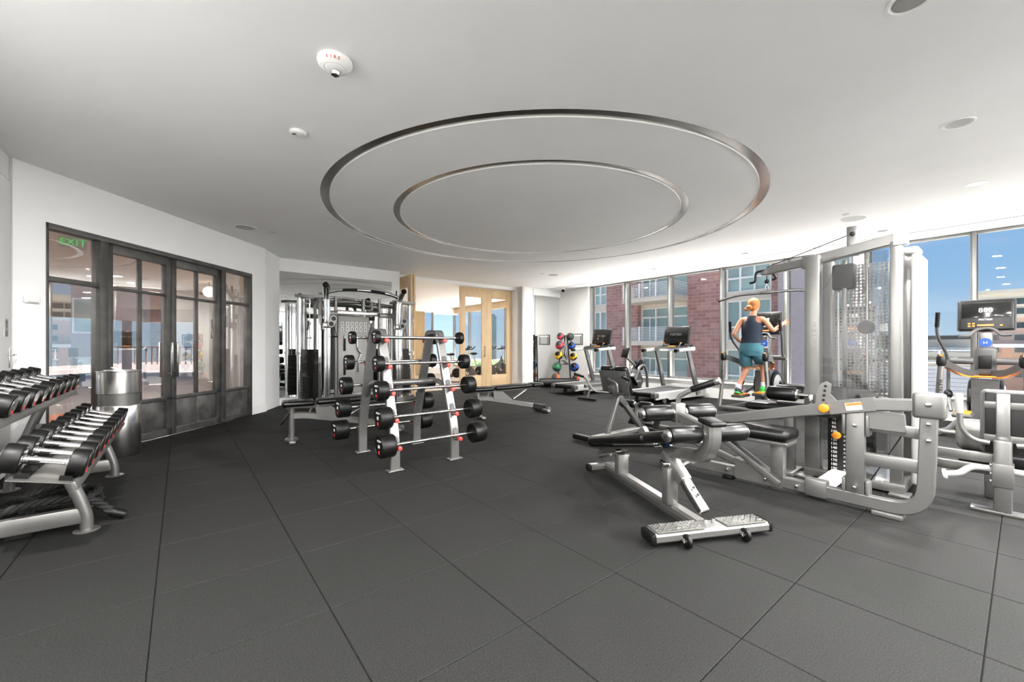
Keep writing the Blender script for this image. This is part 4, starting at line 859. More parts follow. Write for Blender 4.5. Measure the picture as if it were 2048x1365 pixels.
# ================================================================== MEDICINE BALLS
bk = thing('ball_rack', 'slim grey medicine ball tree in the far corner', 'rack', 8.82, 8.50, 0, -36)
for x in (-0.10, 0.10):
    mk('upright', B().cyl((x*2.0, 0.0, 0.0), (x*0.9, 0, 1.46), 0.022, seg=12), 'greyplastic', bk)
    mk('base_foot', B().box((x*2.0, 0, 0.015), (0.06, 0.5, 0.03), 0.008), 'greyplastic', bk)
mk('cross_bar', B().box((0, 0, 0.62), (0.42, 0.03, 0.03), 0.004), 'silverdark', bk); mk('top_bar', B().box((0, 0, 1.46), (0.24, 0.05, 0.04), 0.008), 'greyplastic', bk)
balls = []
LB_ = [(-0.145, 1.44, 0.105, 'redball', 'red and grey'), (-0.165, 1.18, 0.13, 'redball', 'large red and grey'), (-0.20, 0.885, 0.125, 'yellow', 'yellow and black'), (-0.245, 0.545, 0.135, 'green', 'green banded grey'), (-0.29, 0.225, 0.135, 'orangeball', 'orange and grey')]
RB_ = [(0.145, 1.43, 0.11, 'darkgreen', 'dark green'), (0.19, 1.165, 0.11, 'blue', 'blue and black'), (0.235, 0.85, 0.115, 'yellow', 'yellow and black'), (0.27, 0.54, 0.13, 'blue', 'bright blue'), (0.305, 0.20, 0.115, 'orangeball', 'orange and tan')]
def medball(x, z, r, m, lab, n):
    p = bk.matrix_basis @ Vector((x, -0.16, z)); t = tag(empty('medicine_ball', p, bk.rotation_euler.z), lab, 'ball', 'medicine balls on the tree')
    mk('shell', B().ball((0, 0, 0), r, (1, 1, 1), 24, 16), m, t)
    dk = 'ballgrey' if m not in ('yellow', 'blue') else 'blackplastic'
    b = B()
    if m == 'green':
        for zz in (-1, 1): b.lathe([(r*0.94*1.005, zz*r*0.35), (r*0.80*1.01, zz*r*0.62), (r*0.45*1.01, zz*r*0.91), (0.001, zz*r*1.008)], (0, 0, 0), (0.25, 0, 1), 24)
    else:
        for ax_ in ((-0.5, -1, 0.75), (0.75, -0.5, -0.85), (0.6, 0.9, 0.4)):
            b.lathe([(r*0.64*1.004, r*0.775), (r*0.5*1.006, r*0.875), (r*0.25*1.01, r*0.985), (0.001, r*1.012)], (0, 0, 0), ax_, 24)
    mk('panel', b, dk, t)
    if m == 'yellow': text('mark', '0', r*0.55, frameM((r*0.15, -r*1.02, -r*0.05), (1, 0, 0), (0, 0, 1)), 'blackplastic', t, 0.001)
for n, (x, z, r, m, d) in enumerate(LB_): medball(x, z, r, m, d+' medicine ball, %s from the top on the left side' % ORD[n], n)
for n, (x, z, r, m, d) in enumerate(RB_): medball(x, z, r, m, d+' medicine ball, %s from the top on the right side' % ORD[n], n)
for x, r0 in [(q[0], q) for q in LB_+RB_]:
    z, r = r0[1], r0[2]; xs = -0.09 if x < 0 else 0.09
    mk('cradle', B().tube([(xs*(1+0.9*(1.46-z)/1.46), 0.0, z-r*0.7), (x, -0.02, z-r-0.004), (x, -0.26, z-r-0.004)], 0.009, 8, 0.03), 'silverdark', bk)
for n, (x, c_) in enumerate(((-0.03, 'blackrub'), (0.02, 'blackrub'), (0.05, 'blackplastic'))):
    t = tag(empty('resistance_band', bk.matrix_basis @ Vector((x, -0.05, 1.44)), bk.rotation_euler.z), 'dark resistance tube hanging on the ball tree, %s' % ('nearest the red balls', 'in the middle', 'nearest the blue balls')[n], 'band', 'resistance tubes')
    mk('tube', B().tube([(-0.03, 0, 0), (-0.05, -0.02, -0.4-n*0.07), (0.0, -0.02, -0.62-n*0.05), (0.05, -0.02, -0.4-n*0.07), (0.03, 0, 0)], 0.008, 8, 0.08), c_, t); mk('hand_grip', B().cyl((-0.06, -0.01, -0.72-n*0.04), (0.05, -0.01, -0.72-n*0.04), 0.014, 0.003, 10), 'blackplastic', t)
rm = thing('rolled_mat', 'thick black rolled exercise mat on the floor by the ball tree', 'mat', 8.02, 8.42, 0.125, 0)
sp = []
for k in range(70): a = k*0.36; r = 0.035+0.0088*a*0.42; sp.append((r*math.cos(a), r*math.sin(a)))
vs = []; fs = []
for (a, c_) in sp: vs += [(-0.2, a, c_), (0.85, a, c_)]
for k in range(len(sp)-1): fs.append((2*k, 2*k+1, 2*k+3, 2*k+2))
mk('roll', B().add(vs, fs), 'blackrub', rm); mk('outer_layer', B().lathe([(0.118, -0.2), (0.125, -0.2), (0.125, 0.85), (0.118, 0.85), (0.118, -0.2)], (0, 0, 0), (1, 0, 0), 28), 'blackrub', rm); rm.rotation_euler.z = TH+math.radians(-32)
po = thing('exercise_poster', 'grey framed exercise poster on the corner wall behind the ball tree', 'poster', 9.244, 8.42, 1.36)
mk('frame', B().box((0, 0, 0), (0.012, 0.52, 0.32), 0.003), 'blackplastic', po); mk('print', B().box((-0.007, 0, 0), (0.003, 0.48, 0.28)), 'paper', po); mk('title_bar', B().box((-0.009, 0, 0.115), (0.002, 0.40, 0.035)), 'labelwhite', po)
fg = B()
for k in range(5):
    for q in (-1, 1): fg.box((-0.009, q*0.19, 0.07-k*0.045), (0.002, 0.06, 0.022))
mk('figures', fg, 'blackplastic', po)
# ================================================================== TREADMILLS
def treadmill():
    t = tag(empty('treadmill', (0, 0, 0)), 'x', 'treadmill', 'treadmills facing the windows')   # local +x faces the window, origin at the rear middle
    w_ = 0.39
    mk('belt', B().box((0.80, 0, 0.235), (1.50, 0.52, 0.02), 0.004), 'greyplastic', t); mk('deck', B().box((0.85, 0, 0.20), (1.55, 0.60, 0.05), 0.008), 'blackplastic', t)
    mk('rear_roller', B().cyl((0.06, -0.30, 0.195), (0.06, 0.30, 0.195), 0.05, seg=18), 'blackrub', t)
    for s_ in (-1, 1):
        mk('side_rail', B().rtube([(0.10, s_*0.335, 0.215), (1.62, s_*0.335, 0.215)], 0.10, 0.06, (0, 0, 1), 0, 0.012), 'lightplastic', t)
        mk('side_skirt', B().prism([(0.02, 0.11), (0.02, 0.225), (1.60, 0.225), (2.0, 0.18), (2.0, 0.06), (0.5, 0.08), (0.42, 0.12)], (0, s_*0.375, 0), (1, 0, 0), (0, 0, 1), 0.03), 'lightplastic', t)
        mk('rear_end_cap', B().box((0.055, s_*0.335, 0.185), (0.14, 0.12, 0.115), 0.03, None, 3), 'greyplastic', t)
        mk('wheel', B().cyl((0.42, s_*0.30, 0.06), (0.42, s_*0.34, 0.06), 0.06, 0.01, 20), 'greyplastic', t)
        mk('upright', B().rtube([(1.62, s_*0.40, 0.12), (1.36, s_*0.37, 0.80), (1.16, s_*0.37, 1.16)][:2]+[(1.23, s_*0.37, 1.13)], 0.055, 0.13, (0, 0, 1), 0.05, 0.012), 'silver', t)
        text('upright_lettering', 'MATRIX', 0.075, frameM((1.45, s_*0.40+s_*0.028*0-0.0, 0.60), (0.36, 0, -0.93), (0.93, 0, 0.36)) @ Matrix.Translation((0, 0, 0.0)), 'greyplastic', t) if False else None
        mk('handrail', B().rtube([(1.42, s_*0.38, 1.10), (0.78, s_*0.38, 1.06)], 0.075, 0.065, (0, 0, 1), 0, 0.02), 'lightplastic', t); mk('rail_grip', B().rtube([(0.82, s_*0.38, 1.062), (0.735, s_*0.38, 1.056)], 0.08, 0.07, (0, 0, 1), 0, 0.022), 'blackplastic', t)
        mk('rail_end', B().box((1.44, s_*0.38, 1.10), (0.10, 0.085, 0.085), 0.03, None, 3), 'lightplastic', t)
        mk('toggle', B().bar((1.20, s_*0.20, 1.13), (1.27, s_*0.20, 1.22), 0.026, 0.026, 0.006), 'blackplastic', t); mk('toggle_tip', B().box((1.275, s_*0.20, 1.225), (0.035, 0.03, 0.022), 0.006), 'orange', t)
    mk('motor_hood', B().prism([(1.52, 0.20), (1.60, 0.27), (1.95, 0.28), (2.08, 0.22), (2.08, 0.06), (1.52, 0.06)], (0, 0, 0), (1, 0, 0), (0, 0, 1), 0.70), 'lightplastic', t)
    mk('dash', B().prism([(1.10, 1.09), (1.18, 1.14), (1.50, 1.19), (1.54, 1.10), (1.40, 1.05)], (0, 0, 0), (1, 0, 0), (0, 0, 1), 0.70), 'blackplastic', t)
    mk('keypad', B().box((1.24, 0, 1.152), (0.06, 0.16, 0.012), 0.003, (0, -9, 0)), 'orange', t)
    mk('console', B().box((1.46, 0, 1.40), (0.05, 0.60, 0.40), 0.03, (0, 14, 0), 3), 'blackplastic', t); mk('console_back', B().box((1.495, 0, 1.39), (0.05, 0.54, 0.36), 0.03, (0, 14, 0), 3), 'lightplastic', t)
    mk('screen', B().box((1.434, 0, 1.41), (0.008, 0.54, 0.30), 0.003, (0, 14, 0)), 'screen', t)
    text('screen_lettering', 'MATRIX', 0.075, frameM((1.4275, 0, 1.41), (0, -1, 0), (math.sin(math.radians(14)), 0, math.cos(math.radians(14)))), 'silver', t, 0.0005)
    mk('console_neck', B().box((1.47, 0, 1.19), (0.06, 0.34, 0.08), 0.015), 'blackplastic', t)
    for s_ in (-1, 1):
        text('upright_lettering', 'MATRIX', 0.07, frameM((1.466, s_*0.385-0.030 if s_ < 0 else 0.355, 0.55), Vector((0.36, 0, -0.93)), Vector((0.93, 0, 0.36))), 'greyplastic', t, 0.0006)
    return t
tm = treadmill(); tm['label'] = 'silver treadmill beside the ball tree, farther of the two'; tm.location = W(7.07, 6.87); tm.rotation_euler = (0, 0, TH)
dupt(tm, 'silver treadmill behind the back extension bench, nearer of the two', 7.12, 4.83)
# ---- rowing machine between the treadmills
ro = thing('rowing_machine', 'grey rowing machine with an angled console between the treadmills', 'gym machine', 8.55, 5.88)
mk('flywheel_housing', B().lathe([(0.001, -0.13), (0.14, -0.12), (0.20, -0.07), (0.21, 0), (0.20, 0.07), (0.14, 0.12), (0.001, 0.13)], (0.0, 0, 0.32), (0, 1, 0), 32), 'greyplastic', ro)
mk('housing_band', B().lathe([(0.212, -0.03), (0.218, 0), (0.212, 0.03)], (0, 0, 0.32), (0, 1, 0), 32), 'silver', ro)
text('housing_lettering', 'MATRIX', 0.06, frameM((-0.06, -0.128, 0.32), (1, 0, 0), (0, 0, 1)), 'labelwhite', ro)
mk('arch_leg', B().rtube([(-0.20, -0.10, 0.25), (0.02, -0.10, 0.66), (0.22, -0.10, 0.72), (0.34, -0.10, 0.48), (0.36, -0.10, 0.02)], 0.05, 0.06, (0, 1, 0), 0.16, 0.01), 'silver', ro)
mk('arch_leg', B().rtube([(-0.20, 0.10, 0.25), (0.02, 0.10, 0.66), (0.22, 0.10, 0.72), (0.34, 0.10, 0.48), (0.36, 0.10, 0.02)], 0.05, 0.06, (0, 1, 0), 0.16, 0.01), 'silver', ro)
mk('fan_ring', B().lathe([(0.13, -0.05), (0.15, 0), (0.13, 0.05), (0.10, 0.05), (0.10, -0.05), (0.13, -0.05)], (0.16, 0, 0.70), (0, 1, 0), 28), 'blackplastic', ro); mk('fan_spokes', B().box((0.16, 0, 0.70), (0.22, 0.02, 0.02)).box((0.16, 0, 0.70), (0.02, 0.02, 0.22)), 'silver', ro)
mk('console_arm', B().rtube([(0.0, 0, 0.68), (-0.18, 0, 0.80), (-0.38, 0, 0.90)], 0.05, 0.05, (0, 0, 1), 0.08, 0.01), 'silver', ro); mk('console', B().box((-0.40, 0, 1.00), (0.05, 0.18, 0.24), 0.02, (0, 20, 0)), 'blackplastic', ro)
mk('rail', B().box((-0.95, 0, 0.30), (1.75, 0.06, 0.07), 0.008), 'silver', ro); mk('seat', B().box((-0.9, 0, 0.40), (0.24, 0.30, 0.06), 0.025, None, 3), 'vinyl', ro); mk('seat_carriage', B().box((-0.9, 0, 0.35), (0.16, 0.10, 0.05), 0.01), 'blackplastic', ro)
mk('rear_leg', B().bar((-1.70, -0.05, 0.29), (-1.86, -0.10, 0.05), 0.04, 0.04, 0.006), 'silver', ro); mk('rear_foot', B().cyl((-1.88, 0.14, 0.04), (-1.88, -0.34, 0.04), 0.028, 0.006, 16), 'blackrub', ro); mk('front_foot', B().cyl((0.36, -0.25, 0.03), (0.36, 0.25, 0.03), 0.03, 0.006, 16), 'blackrub', ro)
for s_ in (-1, 1): mk('foot_rest', B().box((-0.28, s_*0.15, 0.34), (0.02, 0.12, 0.28), 0.01, (0, -40, 0)), 'blackplastic', ro)
# ---- spin bikes in the studio
def bike():
    t = tag(empty('spin_bike', (0, 0, 0)), 'x', 'exercise bike', 'studio bikes')
    mk('flywheel', B().lathe([(0.19, -0.015), (0.225, -0.02), (0.23, 0), (0.225, 0.02), (0.19, 0.015), (0.05, 0.02), (0.05, -0.02), (0.19, -0.015)], (0.34, 0, 0.34), (0, 1, 0), 32), 'silverdark', t); mk('hub', B().cyl((0.34, -0.05, 0.34), (0.34, 0.05, 0.34), 0.06, 0.01, 20), 'chrome', t)
    mk('frame', B().rtube([(-0.45, 0, 0.08), (-0.10, 0, 0.36), (0.30, 0, 0.60), (0.36, 0, 0.80)], 0.07, 0.09, (0, 1, 0), 0.12, 0.015), 'silver', t); mk('fork', B().bar((0.34, -0.05, 0.34), (0.36, -0.05, 0.72), 0.03, 0.05, 0.006).bar((0.34, 0.05, 0.34), (0.36, 0.05, 0.72), 0.03, 0.05, 0.006), 'silver', t)
    mk('chain_guard', B().lathe([(0.001, -0.03), (0.13, -0.03), (0.15, 0), (0.13, 0.03), (0.001, 0.03)], (-0.02, -0.07, 0.34), (0, 1, 0), 28), 'blackplastic', t); mk('seat_post', B().cyl((-0.14, 0, 0.40), (-0.26, 0, 0.86), 0.028, seg=14), 'chrome', t); mk('saddle', B().ball((-0.26, 0, 0.90), 0.13, (1.1, 0.75, 0.35), 16, 10), 'vinyl', t)
    mk('bar_post', B().cyl((0.36, 0, 0.76), (0.30, 0, 1.02), 0.028, seg=14), 'chrome', t)
    hb = B().tube([(0.52, -0.10, 1.13), (0.40, -0.20, 1.06), (0.22, -0.20, 1.04), (0.28, 0, 1.04), (0.22, 0.20, 1.04), (0.40, 0.20, 1.06), (0.52, 0.10, 1.13)], 0.017, 10, 0.07)
    mk('handlebar', hb, 'blackrub', t); mk('computer', B().box((0.36, 0, 1.12), (0.03, 0.14, 0.10), 0.01, (0, 25, 0)), 'blackplastic', t)
    for s_ in (-1, 1): mk('crank', B().bar((-0.02, s_*0.09, 0.34), (-0.02+s_*0.12, s_*0.09, 0.24), 0.02, 0.03, 0.005), 'chrome', t); mk('pedal', B().box((-0.02+s_*0.12, s_*0.15, 0.24), (0.10, 0.10, 0.025), 0.008), 'blackplastic', t)
    mk('front_stabiliser', B().cyl((0.52, -0.26, 0.035), (0.52, 0.26, 0.035), 0.035, 0.006, 14), 'silver', t); mk('rear_stabiliser', B().cyl((-0.48, -0.26, 0.035), (-0.48, 0.26, 0.035), 0.035, 0.006, 14), 'silver', t); mk('base_beam', B().bar((-0.48, 0, 0.06), (0.52, 0, 0.06), 0.05, 0.05, 0.008), 'silver', t)
    return t
bi = bike(); bi['label'] = 'spin bike standing in the open studio doorway'; bi.location = W(6.55, 10.75, 0.004); bi.rotation_euler = (0, 0, TH+math.radians(-60))
dupt(bi, 'spin bike seen through the left birch door pane', 7.75, 11.3, 0.004, -60); dupt(bi, 'spin bike seen through the right birch door pane', 8.62, 11.8, 0.004, -60)
# ================================================================== BENCHES AND MACHINES AT RIGHT
def roller(b_parent, name, p0, p1, r, m='vinyl', cap=True):
    p0, p1 = Vector(p0), Vector(p1); d = (p1-p0).normalized()
    o = mk(name, B().cyl(p0, p1, r, 0.018, 28), m, b_parent)
    if cap:
        for p, s_ in ((p0, -1), (p1, 1)):
            mk('end_disc', B().lathe([(r*0.72, 0), (r*0.66, 0.010), (r*0.5, 0.016), (r*0.2, 0.018), (0.001, 0.018)], p, d*s_, 20), 'brushed', o)
    return o
# ---- decline sit-up bench in the foreground
ab_ = tag(empty('sit_up_bench', (1.17, 2.48, 0), math.radians(12.6)), 'silver adjustable sit-up bench with black foot rollers in the right foreground', 'bench')
mk('front_foot', B().rtube([(-0.37, 0, 0.055), (0.39, 0, 0.055)], 0.125, 0.06, (0, 0, 1), 0, 0.02), 'silver', ab_)
for x in (-0.385, 0.405): mk('foot_cap', B().box((x, 0, 0.055), (0.035, 0.13, 0.065), 0.014), 'blackrub', ab_)
for x0, x1 in ((-0.36, -0.05), (0.10, 0.38)):
    tp = mk('tread_plate', B().box(((x0+x1)/2, 0.0, 0.0885), (x1-x0, 0.115, 0.008), 0.003), 'silverdark', ab_)
    lz = B(); n = int((x1-x0)/0.022)
    for i in range(n):
        for j in range(5): lz.prism([(-0.010, 0), (0, 0.0035), (0.010, 0), (0, -0.0035)], (x0+0.014+i*0.022, -0.044+j*0.022, 0.0935), Vector((0.7, 0.7 if (i+j) % 2 else -0.7, 0)), Vector((-0.7 if (i+j) % 2 else 0.7, 0.7, 0)), 0.003)
    mk('tread_lozenges', lz, 'chrome', tp, None, 0)
    for q in (0.06, 0.5, 0.94): mk('screw', B().cyl((x0+(x1-x0)*q, -0.02, 0.092), (x0+(x1-x0)*q, -0.02, 0.098), 0.009, 0.002, 12), 'chrome', tp)
for x in (0.01, 0.065): mk('bolt', B().cyl((x, 0.02, 0.085), (x, 0.02, 0.103), 0.012, 0.003, 12), 'chrome', ab_)
for x in (-0.19, 0.20):
    mk('wheel', B().cyl((x-0.012, -0.085, 0.04), (x+0.012, -0.085, 0.04), 0.04, 0.008, 22), 'blackrub', ab_); mk('wheel_fork', B().box((x-0.022, -0.065, 0.045), (0.008, 0.06, 0.03), 0.003).cyl((x-0.03, -0.085, 0.04), (x+0.02, -0.085, 0.04), 0.010, 0.002, 12), 'chrome', ab_)
mk('main_beam', B().rtube([(0, 0.05, 0.062), (0, 1.33, 0.062)], 0.085, 0.06, (0, 0, 1), 0, 0.016), 'silver', ab_)
mk('rear_foot', B().rtube([(-0.17, 1.34, 0.055), (0.16, 1.34, 0.055)], 0.075, 0.06, (0, 0, 1), 0, 0.016), 'silver', ab_)
for x in (-0.185, 0.175): mk('foot_cap', B().box((x, 1.34, 0.055), (0.035, 0.08, 0.065), 0.014), 'blackrub', ab_)
mk('rear_post', B().box((-0.02, 1.03, 0.165), (0.10, 0.075, 0.17), 0.012), 'silver', ab_); mk('pivot_bracket', B().tube([(-0.075, 1.03, 0.27), (-0.065, 1.03, 0.215), (0.045, 1.03, 0.215), (0.055, 1.03, 0.27)], 0.010, 8, 0.02).cyl((-0.075, 1.03, 0.272), (0.06, 1.03, 0.272), 0.016, 0.003, 14), 'chrome', ab_)
mk('front_post', B().box((-0.02, 0.34, 0.21), (0.085, 0.075, 0.25), 0.012), 'silver', ab_)
mk('post_clevis', B().box((-0.02, 0.34, 0.345), (0.05, 0.05, 0.05), 0.008).cyl((-0.08, 0.34, 0.36), (0.04, 0.34, 0.36), 0.014, 0.003, 12), 'chrome', ab_)
def ln(p, q, t): return Vector(p)+(Vector(q)-Vector(p))*t
T0, T1 = (0.0, 0.455, 0.455), (0.03, 0.06, 0.13)
mk('adjuster_sleeve', B().bar(ln(T0, T1, 0.10), ln(T0, T1, 0.58), 0.075, 0.085, 0.014, (1, 0, 0)), 'silver', ab_); mk('adjuster_tube', B().bar(ln(T0, T1, 0.40), ln(T0, T1, 1.0), 0.056, 0.066, 0.010, (1, 0, 0)), 'brushed', ab_)
mk('adjuster_head', B().bar(ln(T0, T1, -0.03), ln(T0, T1, 0.09), 0.06, 0.07, 0.008, (1, 0, 0)).cyl((-0.07, 0.455, 0.45), (0.07, 0.455, 0.45), 0.013, 0.003, 12), 'brushed', ab_); mk('position_label', B().bar(ln((0, 0.41, 0.475), (0, 0.36, 0.435), 0), ln((0, 0.41, 0.475), (0, 0.36, 0.435), 1), 0.04, 0.002, 0, (1, 0, 0)), 'blue', ab_)
pp = ln(T0, T1, 0.33); mk('pop_pin', B().cyl(pp+Vector((0.03, -0.02, 0.0)), pp+Vector((0.085, -0.03, 0.03)), 0.010, 0.002, 12).ball(pp+Vector((0.105, -0.035, 0.04)), 0.026, (1, 1, 1), 14, 10), 'lightplastic', ab_)
for q in (0.70, 0.80): mk('pin_hole', B().cyl(ln(T0, T1, q)+Vector((0.0, -0.034, 0.03)), ln(T0, T1, q)+Vector((0, -0.030, 0.026)), 0.009, seg=12), 'blackplastic', ab_)
mk('cradle_loop', B().tube([(-0.05, 0.46, 0.46), (-0.045, 0.47, 0.51), (0.045, 0.47, 0.51), (0.05, 0.46, 0.46)], 0.008, 8, 0.02), 'chrome', ab_)
dy = Vector((0, -1.23, 0.295)).normalized(); ny = Vector((0, 0.295, 1.23)).normalized()
def slope(t, off=0.0, x=0.0): return Vector((x, 1.45, 0.235))+dy*t+ny*off
R3 = Matrix((Vector((1, 0, 0)), -dy, ny)).transposed()
mk('back_pad', B().box(slope(0.52, 0.035), (0.30, 0.94, 0.075), 0.03, R3, 3), 'vinyl', ab_); mk('seat_pad', B().box(slope(1.13, 0.04), (0.29, 0.27, 0.08), 0.03, R3, 3), 'vinyl', ab_); mk('head_roll', B().box(slope(-0.03, 0.02), (0.24, 0.12, 0.09), 0.035, R3, 3), 'vinyl', ab_)
mk('pad_tube', B().rtube([slope(-0.06, -0.10), slope(0.06, -0.045), slope(1.05, -0.05), (0, 0.16, 0.45), (0, -0.01, 0.49), (0, -0.05, 0.69)], 0.062, 0.055, (1, 0, 0), 0.16, 0.016, 8), 'silverdark', ab_)
mk('carry_handle', B().cyl(slope(-0.04, -0.115, -0.02), slope(0.20, -0.09, -0.02), 0.017, 0.004, 14), 'silver', ab_)
mk('foot_post', B().rtube([(0, 0.20, 0.462), (0, 0.02, 0.485), (0, -0.055, 0.58), (0, -0.055, 0.70)], 0.080, 0.085, (1, 0, 0), 0.12, 0.016, 8), 'silver', ab_); mk('post_cap', B().box((0, -0.05, 0.71), (0.11, 0.13, 0.03), 0.014, (8, 0, 0), 3), 'blackrub', ab_)
mk('knee_arm', B().rtube([(0, 0.0, 0.66), (0, 0.27, 0.70)], 0.055, 0.06, (0, 0, 1), 0, 0.01), 'silverdark', ab_); mk('knee_post', B().box((0, 0.28, 0.715), (0.075, 0.07, 0.13), 0.010), 'silver', ab_)
mk('grip_stem', B().tube([(0, 0.28, 0.76), (0.0, 0.275, 0.82), (0.05, 0.19, 0.88), (0.11, 0.10, 0.92)], 0.016, 12, 0.06), 'silver', ab_); mk('hand_grip', B().cyl((0.045, 0.20, 0.875), (0.125, 0.075, 0.935), 0.021, 0.004, 16), 'blackrub', ab_); mk('grip_end', B().cyl((0.122, 0.08, 0.932), (0.14, 0.05, 0.946), 0.023, 0.006, 16), 'silver', ab_)
for (y, z) in ((-0.005, 0.632), (0.28, 0.715)):
    for s_ in (-1, 1): roller(ab_, 'foot_roller', (s_*0.052, y, z), (s_*0.262, y, z), 0.053)
    mk('roller_axle', B().cyl((-0.265, y, z), (0.265, y, z), 0.012, seg=12), 'chrome', ab_)
# ---- back extension bench
be = thing('back_extension_bench', 'grey back extension bench with split hip pads behind the sit-up bench', 'bench', 3.85, 3.20)
mk('front_foot', B().rtube([(-0.06, -0.27, 0.05), (-0.06, 0.27, 0.05)], 0.09, 0.06, (0, 0, 1), 0, 0.02), 'blackrub', be); mk('foot_end', B().box((-0.06, -0.27, 0.05), (0.085, 0.03, 0.055), 0.01), 'silver', be)
mk('base_beam', B().rtube([(-0.06, 0, 0.06), (1.25, 0, 0.06)], 0.08, 0.06, (0, 0, 1), 0, 0.012), 'silver', be); mk('rear_foot', B().rtube([(1.25, -0.25, 0.05), (1.25, 0.25, 0.05)], 0.08, 0.06, (0, 0, 1), 0, 0.02), 'silver', be)
mk('front_strut', B().bar((0.22, 0, 0.07), (0.44, 0, 0.55), 0.06, 0.05, 0.008), 'silver', be); mk('rear_strut', B().bar((0.42, 0, 0.56), (0.92, 0, 0.08), 0.06, 0.06, 0.008), 'silver', be); mk('strut_sleeve', B().bar((0.45, 0.0, 0.50), (0.58, 0, 0.40), 0.075, 0.075, 0.008), 'greyplastic', be)
mk('pad_post', B().bar((0.50, 0, 0.46), (0.36, 0, 0.70), 0.05, 0.05, 0.008), 'silverdark', be)
tn = Vector((-0.30, 0, 0.95)).normalized(); nn_ = Vector((0.95, 0, 0.30)).normalized(); R4 = Matrix((nn_, Vector((0, 1, 0)), tn)).transposed(); pc = Vector((0.36, 0, 0.70))
mk('pad_board', B().box(pc, (0.02, 0.40, 0.32), 0.006, R4), 'greyplastic', be)
for s_ in (-1, 1): mk('hip_pad', B().box(pc+nn_*0.05+Vector((0, s_*0.105, 0))+tn*0.02, (0.08, 0.185, 0.36), 0.03, R4, 3), 'vinyl', be)
for s_ in (-1, 1):
    mk('handle', B().tube([pc-nn_*0.02+Vector((0, s_*0.04, -0.12)), pc+Vector((-0.10, s_*0.24, -0.12)), pc+Vector((-0.16, s_*0.34, 0.06)), pc+Vector((-0.30, s_*0.36, 0.10))], 0.013, 10, 0.06), 'silver', be); mk('hand_grip', B().cyl(pc+Vector((-0.18, s_*0.345, 0.065)), pc+Vector((-0.33, s_*0.362, 0.108)), 0.018, 0.004, 12), 'blackrub', be)
mk('front_loop', B().tube([pc-nn_*0.015+Vector((0, 0.04, 0.06)), pc-nn_*0.09+Vector((0, 0.04, 0.08)), pc-nn_*0.10+Vector((0, -0.11, 0.04)), pc-nn_*0.09+Vector((0, -0.12, -0.10)), pc-nn_*0.04+Vector((0, 0.0, -0.13))], 0.013, 10, 0.04), 'silver', be); mk('pad_clamp', B().box(pc-nn_*0.04+Vector((0, 0, -0.06)), (0.07, 0.08, 0.10), 0.012, R4), 'silverdark', be)
for y in (-0.12, 0.12): mk('bolt', B().cyl(pc-nn_*0.01+Vector((0, y, 0))+tn*0.09, pc-nn_*0.018+Vector((0, y, 0))+tn*0.09, 0.010, 0.002, 12), 'chrome', be)
mk('ankle_arm', B().bar((0.80, 0, 0.16), (0.86, 0, 0.40), 0.05, 0.05, 0.008), 'silver', be)
for s_ in (-1, 1): roller(be, 'ankle_roller', (0.85, s_*0.04, 0.385), (0.85, s_*0.22, 0.385), 0.05)
for s_ in (-1, 1): mk('foot_plate', B().box((1.05, s_*0.13, 0.20), (0.02, 0.20, 0.28), 0.008, (0, 38, 0)), 'blackrub', be)
mk('plate_bracket', B().box((1.02, 0, 0.15), (0.12, 0.30, 0.05), 0.01), 'silver', be)
# ---- multi-station cable tower
mt = thing('cable_tower', 'tall grey weight-stack tower with a pulldown arm and lever at right', 'gym machine', 4.0, 1.0)
XB = -0.25
mk('base_beam', B().rtube([(XB, 1.52, 0.34), (XB, 1.36, 0.10), (XB, 1.0, 0.075), (XB, -0.58, 0.075), (XB, -0.62, 0.20), (XB, -0.62, 0.74)], 0.06, 0.085, (1, 0, 0), 0.16, 0.012, 8) if False else B().sweep(fillet([(XB, 1.50, 0.30), (XB, 1.34, 0.095), (XB, 1.0, 0.075), (XB, -0.60, 0.075), (XB, -0.62, 0.74)], 0.17, 8), [(0.042, -0.026), (0.042, 0.026), (0.036, 0.032), (-0.036, 0.032), (-0.042, 0.026), (-0.042, -0.026), (-0.036, -0.032), (0.036, -0.032)], (1, 0, 0)), 'silver', mt)
mk('pivot_block', B().box((XB, -0.62, 0.775), (0.09, 0.155, 0.165), 0.02, None, 3), 'silver', mt)
for (y, z) in ((-0.62, 0.785), (-0.62, 0.66), (-0.62, 0.555), (-0.25, 0.60), (-0.25, 0.16), (0.10, 0.075), (0.32, 0.075), (0.62, 0.085)): mk('bolt', B().cyl((XB-0.03, y, z), (XB-0.055, y, z), 0.018 if z > 0.7 else 0.013, 0.004, 14), 'chrome', mt)
mk('mid_brace', B().box((XB, -0.435, 0.37), (0.05, 0.32, 0.085), 0.008), 'silver', mt); mk('upper_brace', B().box((XB+0.03, -0.47, 0.59), (0.05, 0.28, 0.075), 0.008, (4, 0, 0)), 'silver', mt)
mk('pivot_post', B().box((XB, -0.25, 0.40), (0.055, 0.105, 0.70), 0.008), 'silver', mt)
for z in (0.14, 0.60):
    for y in (-0.315, -0.185): mk('post_plate', B().box((XB+0.02, y, z), (0.10, 0.022, 0.15), 0.008), 'silver', mt)
mk('lever_arm', B().rtube([(XB-0.005, -0.60, 0.775), (XB-0.005, -0.33, 0.752), (XB-0.005, -0.12, 0.705), (XB-0.005, 0.82, 0.475)], 0.055, 0.085, (0, 0, 1), 0.12, 0.010), 'silver', mt)
mk('lever_sleeve', B().rtube([(XB-0.005, -0.36, 0.757), (XB-0.005, -0.10, 0.70)], 0.066, 0.098, (0, 0, 1), 0.0, 0.008), 'silver', mt)
